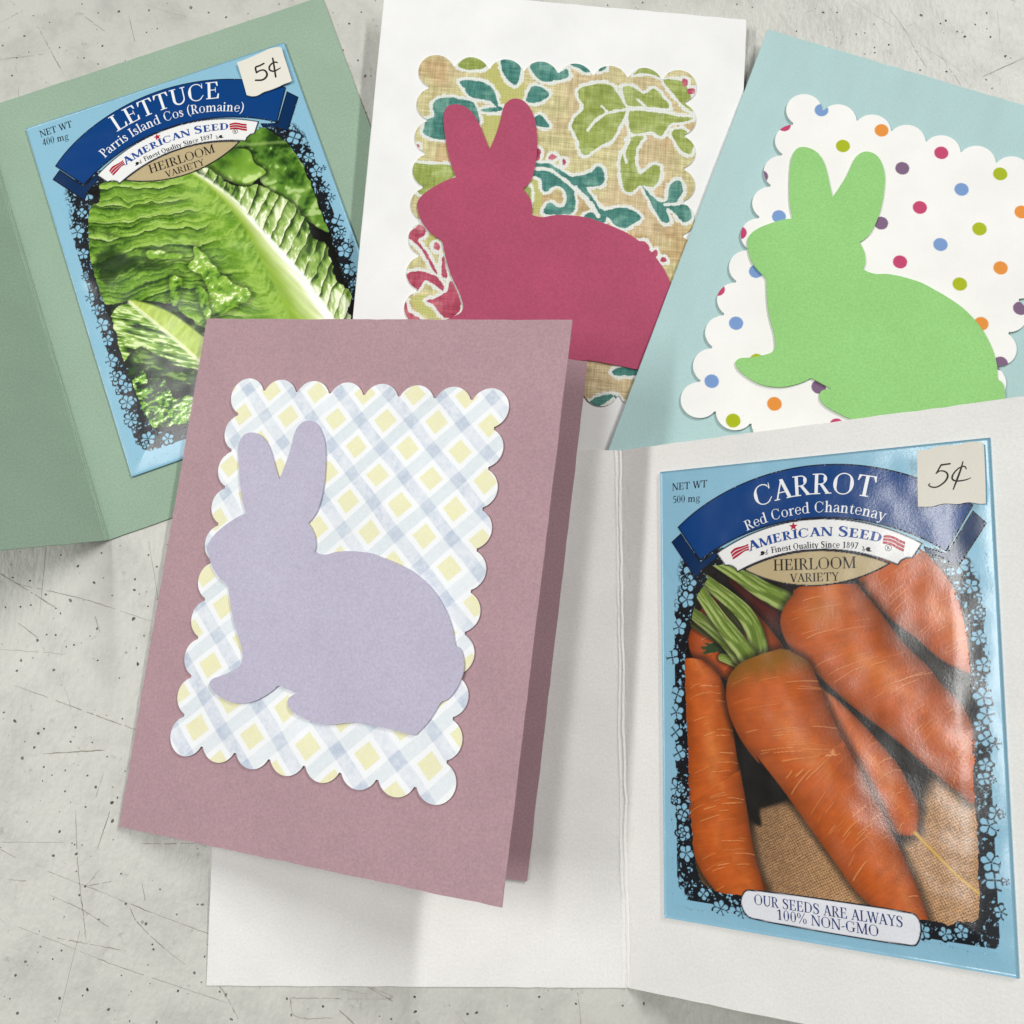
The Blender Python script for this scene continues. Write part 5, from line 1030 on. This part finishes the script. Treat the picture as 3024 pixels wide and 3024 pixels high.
    c = leafpaint(c, A['low_leaf'], 55, (42., 72., 16.), (104., 142., 46.), (150., 180., 86.), (214., 226., 176.), .30, (.34, 2.0), -.50, .8, gain=1.2)
    # the second, lower rib
    rib = smooth_closed(A['low_l'] + A['low_r'][::-1], 3)
    d = poly_sdf(P, rib); col = np.array([172., 192., 92.])[None] + 40 * (fbm(x * .3 + y * .3, (x - y) * 1.2, 66, 3) - .5)[:, None]
    m = 1 - ss(-.5, .4, d); c = c * (1 - m[:, None]) + col * m[:, None]
    d, _, _ = line_dist(P, A['low_l']); c = mix(c, np.array([236., 238., 206.]), (1 - ss(.2, .8, d)) * .75)
    for k, q in enumerate(A['curl']):
        c = leafpaint(c, q, 75 + 9 * k, (72., 112., 28.), (124., 164., 56.), (166., 194., 98.), (230., 238., 204.), .36, (1, 1), .8, .9, .8, .80, halo=.35)
    # the big midrib: white ridge fading to pale green on its lower side
    Lr, Rr = smooth_open(A['rib_l'], 6), smooth_open(A['rib_r'], 6)
    d = poly_sdf(P, np.vstack([Lr, Rr[::-1]]))
    dr, _, _ = line_dist(P, Rr, 12); dl, _, _ = line_dist(P, Lr, 12)
    t = dl / (dl + dr + 1e-6)
    strk = fbm((x * .9 + y * .42) * 1.8, (x * .42 - y * .9) * .10, 99, 3)
    col = np.array([138., 168., 62.])[None] * (1 - ss(.1, .75, t))[:, None] + np.array([206., 216., 164.])[None] * ss(.1, .75, t)[:, None]
    col = mix(col, np.array([246., 248., 240.]), ss(.62, .88, t + .2 * (strk - .5)))
    col *= (.93 + .14 * strk)[:, None]
    m = 1 - ss(-.9, .25, d + .6 * (fbm(x * .8, y * .8, 98, 2) - .5)); c = c * (1 - m[:, None]) + col * m[:, None]
    c = leafpaint(c, A['tips'], 115, (40., 78., 10.), (116., 166., 44.), (156., 198., 84.), (234., 244., 214.), .55, (1.2, .8), 1.2, 1.0, 1.2, .74)
    return np.clip((c - 100.) * 1.16 + 100., 6, 250)

def band_art(seed):
    """garland of flowers printed in black and blue round the picture"""
    rng = random.Random(seed)
    photo = np.array(D['photo']); fl = []
    bo = np.array(D['band'])
    cl = smooth_closed(photo, 3)
    s = np.r_[0, np.cumsum(np.linalg.norm(np.diff(cl, axis=0), axis=1))]
    cen = photo.mean(0); k = 0; t = 0
    while t < s[-1]:
        i = min(np.searchsorted(s, t), len(cl) - 1); p = cl[i]
        out = p - cl[(i + 3) % len(cl)]; nrm = np.array([out[1], -out[0]]); nrm /= np.linalg.norm(nrm) + 1e-9
        if (nrm @ (p - cen)) < 0: nrm = -nrm
        r = rng.choice([1.6, 2.0, 1.4, 2.1])
        fl.append((p + nrm * rng.uniform(1.8, 4.2) , r, rng.uniform(0, 6.28), rng.choice([4, 5, 5, 5, 6])))
        if rng.random() < .3: fl.append((p + nrm * rng.uniform(1.0, 5.6), rng.uniform(.7, 1.1), rng.uniform(0, 6.28), rng.choice([3, 4, 5])))
        t += rng.uniform(4.2, 7.4)
    def col(P):
        x, y = P[:, 0], P[:, 1]
        blue = np.array([140., 190., 214.]); blk = np.array([22., 26., 32.])
        d = poly_sdf(P, smooth_closed(D['photo'], 2))
        n1 = fbm(x * .9, y * .9, seed, 3); n2 = fbm(x * 1.5, y * 1.5, seed + 8, 3)
        c = np.tile(blue, (len(P), 1))
        # black ground of the garland with blue leaves breaking through
        reach = np.where(y < 12, 6.4, 4.6)
        ground = 1 - ss(reach - .5, reach - .1, d + 2.6 * (n1 - .5))
        leaves = ss(.585, .65, n2)
        c = mix(c, blk, ground * (1 - leaves))
        ridge = 1 - np.abs(2 * fbm(x * 1.1, y * 1.1, seed + 19, 2) - 1)
        c = mix(c, blk, ss(.72, .82, ridge) * (1 - ss(4.4, 6.6, d)))
        for (q, r, a0, npet) in fl:
            dx, dy = x - q[0], y - q[1]; rr = np.hypot(dx, dy)
            n = np.where(rr < r * 1.35)[0]
            if not len(n): continue
            th_ = np.arctan2(dy[n], dx[n]) + a0; lob = np.abs(np.cos(th_ * npet / 2))
            edge = r * (.42 + .62 * lob ** .6); e = rr[n] - edge
            cc = c[n]
            cc = mix(cc, blk, 1 - ss(.40, .58, e))
            inner = 1 - ss(-.08, .06, e)
            cc = mix(cc, blue, inner)
            cc = mix(cc, blk, inner * (1 - ss(.10, .26, lob * rr[n] * .55)) * ss(.25, .5, rr[n]))
            cc = mix(cc, blk, inner * (1 - ss(.10, .2, np.abs(rr[n] - r * .05))))
            c[n] = cc
        return c
    def sdf(P):
        d = poly_sdf(P, smooth_closed(D['photo'], 2)); b = poly_sdf(P, smooth_closed(bo, 2))
        n = fbm(P[:, 0] * .7, P[:, 1] * .7, seed + 3, 2) - .5
        d2 = b + 1.2 * n
        for (q, r, a0, npet) in fl:
            d2 = np.minimum(d2, np.maximum(np.hypot(P[:, 0] - q[0], P[:, 1] - q[1]) - r * .85, -d))
        return np.maximum(d2, -(d + .5))
    return sdf, col

def outlined(poly_pts, fill, line=(18, 24, 40), w=.32):
    pl = np.asarray(poly_pts, float)
    sdf = lambda P: poly_sdf(P, pl)
    col = lambda P: mix(np.tile(np.asarray(fill, float), (len(P), 1)), np.asarray(line, float), ss(-w - .08, -w + .08, sdf(P)))
    lo, hi = pl.min(0) - .6, pl.max(0) + .6
    return sdf, col, (lo[0], lo[1], hi[0], hi[1])

def flag_polys(pts, left):
    p = np.asarray(pts); top, bot = p[:5], p[5:][::-1]
    out = []
    tops, bots = smooth_open(top, 5), smooth_open(bot, 5)
    n = len(tops); b = np.stack([np.interp(np.linspace(0, 1, n), np.linspace(0, 1, len(bots)), bots[:, k]) for k in (0, 1)], 1)
    for lo, hi in ((0, .27), (.36, .64), (.73, 1.0)):
        A_ = tops + (b - tops) * lo; B_ = tops + (b - tops) * hi
        for i in range(n - 1): out.append([A_[i], B_[i], B_[i + 1], A_[i + 1]])
    return out

def hedera(c, s, flip):
    pts = [(0, 0), (-.9, .5), (-1.7, .1), (-1.5, -.7), (-2.3, -1.1), (-1.1, -1.2), (-.3, -.9)]
    a = smooth_closed([(c[0] + (x * (1 if not flip else -1) - 0) * s, c[1] + y * s) for x, y in pts], 4)
    b = strip(smooth_open([(c[0] + sx * (1 if not flip else -1) * s, c[1] + sy * s) for sx, sy in [(.2, -.4), (.9, -.1), (.8, .5), (1.3, .9)]], 5), np.full(16, .28 * s))
    d = strip(smooth_open([(c[0] + sx * (1 if not flip else -1) * s, c[1] + sy * s) for sx, sy in [(.3, -.9), (1.0, -.8), (1.4, -.3)]], 5), np.full(11, .22 * s))
    return [a] + b + d

def build_packet(frame, label, art, seed, extra, stick, pens, pscale, slogan):
    T = thing('seed_packet', frame, label, 'seed packet', 'seed packets inside the cards')
    H = packet_height(seed)
    # the envelope: a slightly padded paper pouch
    nx, ny = 120, 160
    us = np.linspace(0, PW, nx); vs_ = np.linspace(0, PH, ny); U, V = np.meshgrid(us, vs_)
    P = np.stack([U.ravel(), V.ravel()], 1); z = H(P)
    a0 = (np.arange(ny - 1)[:, None] * nx + np.arange(nx - 1)[None, :]).ravel()
    q4 = np.stack([a0, a0 + 1, a0 + 1 + nx, a0 + nx], 1)
    rim = np.concatenate([np.arange(nx), np.arange(1, ny) * nx + nx - 1, (ny - 1) * nx + np.arange(nx - 2, -1, -1), np.arange(ny - 2, 0, -1) * nx])
    n = len(P); zb = -1.08
    co = np.vstack([np.c_[P, z], np.c_[P[rim], np.full(len(rim), zb)], ])
    r2 = np.arange(len(rim)) + n; nxt = np.roll(np.arange(len(rim)), -1)
    side = np.stack([rim, r2, r2[nxt], rim[nxt]], 1)[:, ::-1]
    bottom = [list(r2[::-1])]
    loops = np.concatenate([q4.ravel(), side.ravel(), np.array(bottom).ravel()])
    tot = np.concatenate([np.full(len(q4) + len(side), 4), [len(rim)]]); st = np.concatenate([[0], np.cumsum(tot)[:-1]])
    me = raw_mesh('envelope', co * MM, loops, st, tot)
    me.polygons.foreach_set('use_smooth', np.r_[np.ones(len(q4), bool), np.zeros(len(side) + 1, bool)][:len(me.polygons)])
    link('envelope', me, T, M['body'])
    sdf, col = band_art(seed)
    sheet('ornate_border', T, M['art'], sdf, col, (1, 1, PW - 1, PH - 20), .17, .03, H=H)
    ph = smooth_closed(D['photo'], 3)
    jag = lambda Q: poly_sdf(Q, ph) + .5 * (fbm(Q[:, 0] * .9, Q[:, 1] * .9, seed + 70, 2) - .5)
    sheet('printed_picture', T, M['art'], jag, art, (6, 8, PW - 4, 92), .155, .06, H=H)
    # ribbon with folded tails
    for k in ('tail_l', 'tail_r'):
        s_, c_, b_ = outlined(LAY[k], (2, 44, 88)); sheet('ribbon_tail', T, M['art'], s_, c_, b_, .22, .09, H=H)
    rb = arc_pts(LAY['ribbon_top'], 60) + arc_pts(LAY['ribbon_bot'], 60)[::-1]
    s_, c_, b_ = outlined(rb, (2, 62, 126)); sheet('ribbon_banner', T, M['art'], s_, c_, b_, .22, .12, H=H)
    pq = arc_pts(LAY['plaque_top'], 50) + LAY['plaque_r'][1:] + arc_pts(LAY['plaque_bot'], 50)[::-1] + LAY['plaque_l'][1:]
    s_, c_, b_ = outlined(pq, (238, 238, 236)); plq = sheet('maker_plaque', T, M['art'], s_, c_, b_, .2, .15, H=H)
    bd = arc_pts(LAY['badge_top'], 50) + arc_pts(LAY['badge_bot'], 50)[::-1]
    s_, c_, b_ = outlined(bd, (190, 172, 132)); bdg = sheet('variety_badge', T, M['art'], s_, c_, b_, .2, .18, H=H)
    com = D['txt']['common']
    flat_polys('lettering', plq, M['blue'], lettering(*com[0], ) if False else lettering(com[0][0], com[0][1], com[0][2], 'bold', caps2=1.12), .19, H)
    flat_polys('lettering', plq, M['ink'], lettering(com[1][0], com[1][1], com[1][2], 'semi') + hedera(LAY['hed_l'], .62, False) + hedera(LAY['hed_r'], .62, True), .19, H)
    rg = LAY['reg']; ring = [(rg[0] + math.cos(a), rg[1] + math.sin(a)) for a in np.linspace(0, 2 * math.pi, 25)]
    regp = strip(np.array([((q[0] - rg[0]) * .72 + rg[0], (q[1] - rg[1]) * .72 + rg[1]) for q in ring]), np.full(25, .13)) + lettering('R', [(rg[0] - .32, rg[1] - .38), (rg[0] + .38, rg[1] - .38)], .78, 'bold')
    flat_polys('registered_mark', plq, M['ink'], regp, .19, H)
    star = [(LAY['star'][0] + (1.12 if k % 2 == 0 else .46) * math.sin(k * math.pi / 5), LAY['star'][1] + (1.12 if k % 2 == 0 else .46) * math.cos(k * math.pi / 5)) for k in range(10)]
    flat_polys('star', plq, M['red'], [star], .20, H)
    flat_polys('waving_stripes', plq, M['red'], flag_polys(LAY['flag_l'], True), .19, H)
    flat_polys('waving_stripes', plq, M['red'], flag_polys(LAY['flag_r'], False), .19, H)
    for t_ in com[2:]: flat_polys('lettering', bdg, M['ink'], lettering(t_[0], t_[1], t_[2], 'reg'), .22, H)
    for i, t_ in enumerate(extra[:4]): flat_polys('lettering', T, M[t_[4]], lettering(t_[0], t_[1], t_[2], t_[3]), .17 if t_[4] == 'white' else .05, H)
    if slogan:
        sg = chaikin(LAY['slogan']); s_, c_, b_ = outlined(sg, (232, 234, 240))
        pl_ = sheet('slogan_plaque', T, M['art'], s_, c_, b_, .2, .12, H=H)
        for t_ in extra[4:]: flat_polys('lettering', pl_, M['navy'], lettering(t_[0], t_[1], t_[2], 'reg'), .16, H)
    tg = slab('price_sticker', T, M['tag'], smooth_sharp(stick, 4, .75), .45, .30)
    ps = []
    for pts, ws in pens:
        c = smooth_open(pts, 9); w = np.interp(np.linspace(0, 1, len(c)), np.linspace(0, 1, len(ws)), ws) * pscale * 1.3
        ps += strip(c, w)
        for e_, w_ in ((c[0], w[0]), (c[-1], w[-1])): ps.append([(e_[0] + w_ / 2 * math.cos(a), e_[1] + w_ / 2 * math.sin(a)) for a in np.linspace(0, 6.283, 10, endpoint=False)])
    flat_polys('handwritten_price', tg, M['penink'], ps, .475)
    return T

build_packet(F['lettuce'], 'pale blue lettuce seed packet with romaine leaf picture, lying on the green card', lettuce_art, 11, D['txt']['lettuce'], D['stick_l'], D['pen_l'], D['penscale'][1], False)
build_packet(F['carrot'], 'pale blue carrot seed packet with orange carrots and price sticker, on the white card', carrot_art, 29, D['txt']['carrot'], D['stick_c'], D['pen_c'], D['penscale'][0], True)
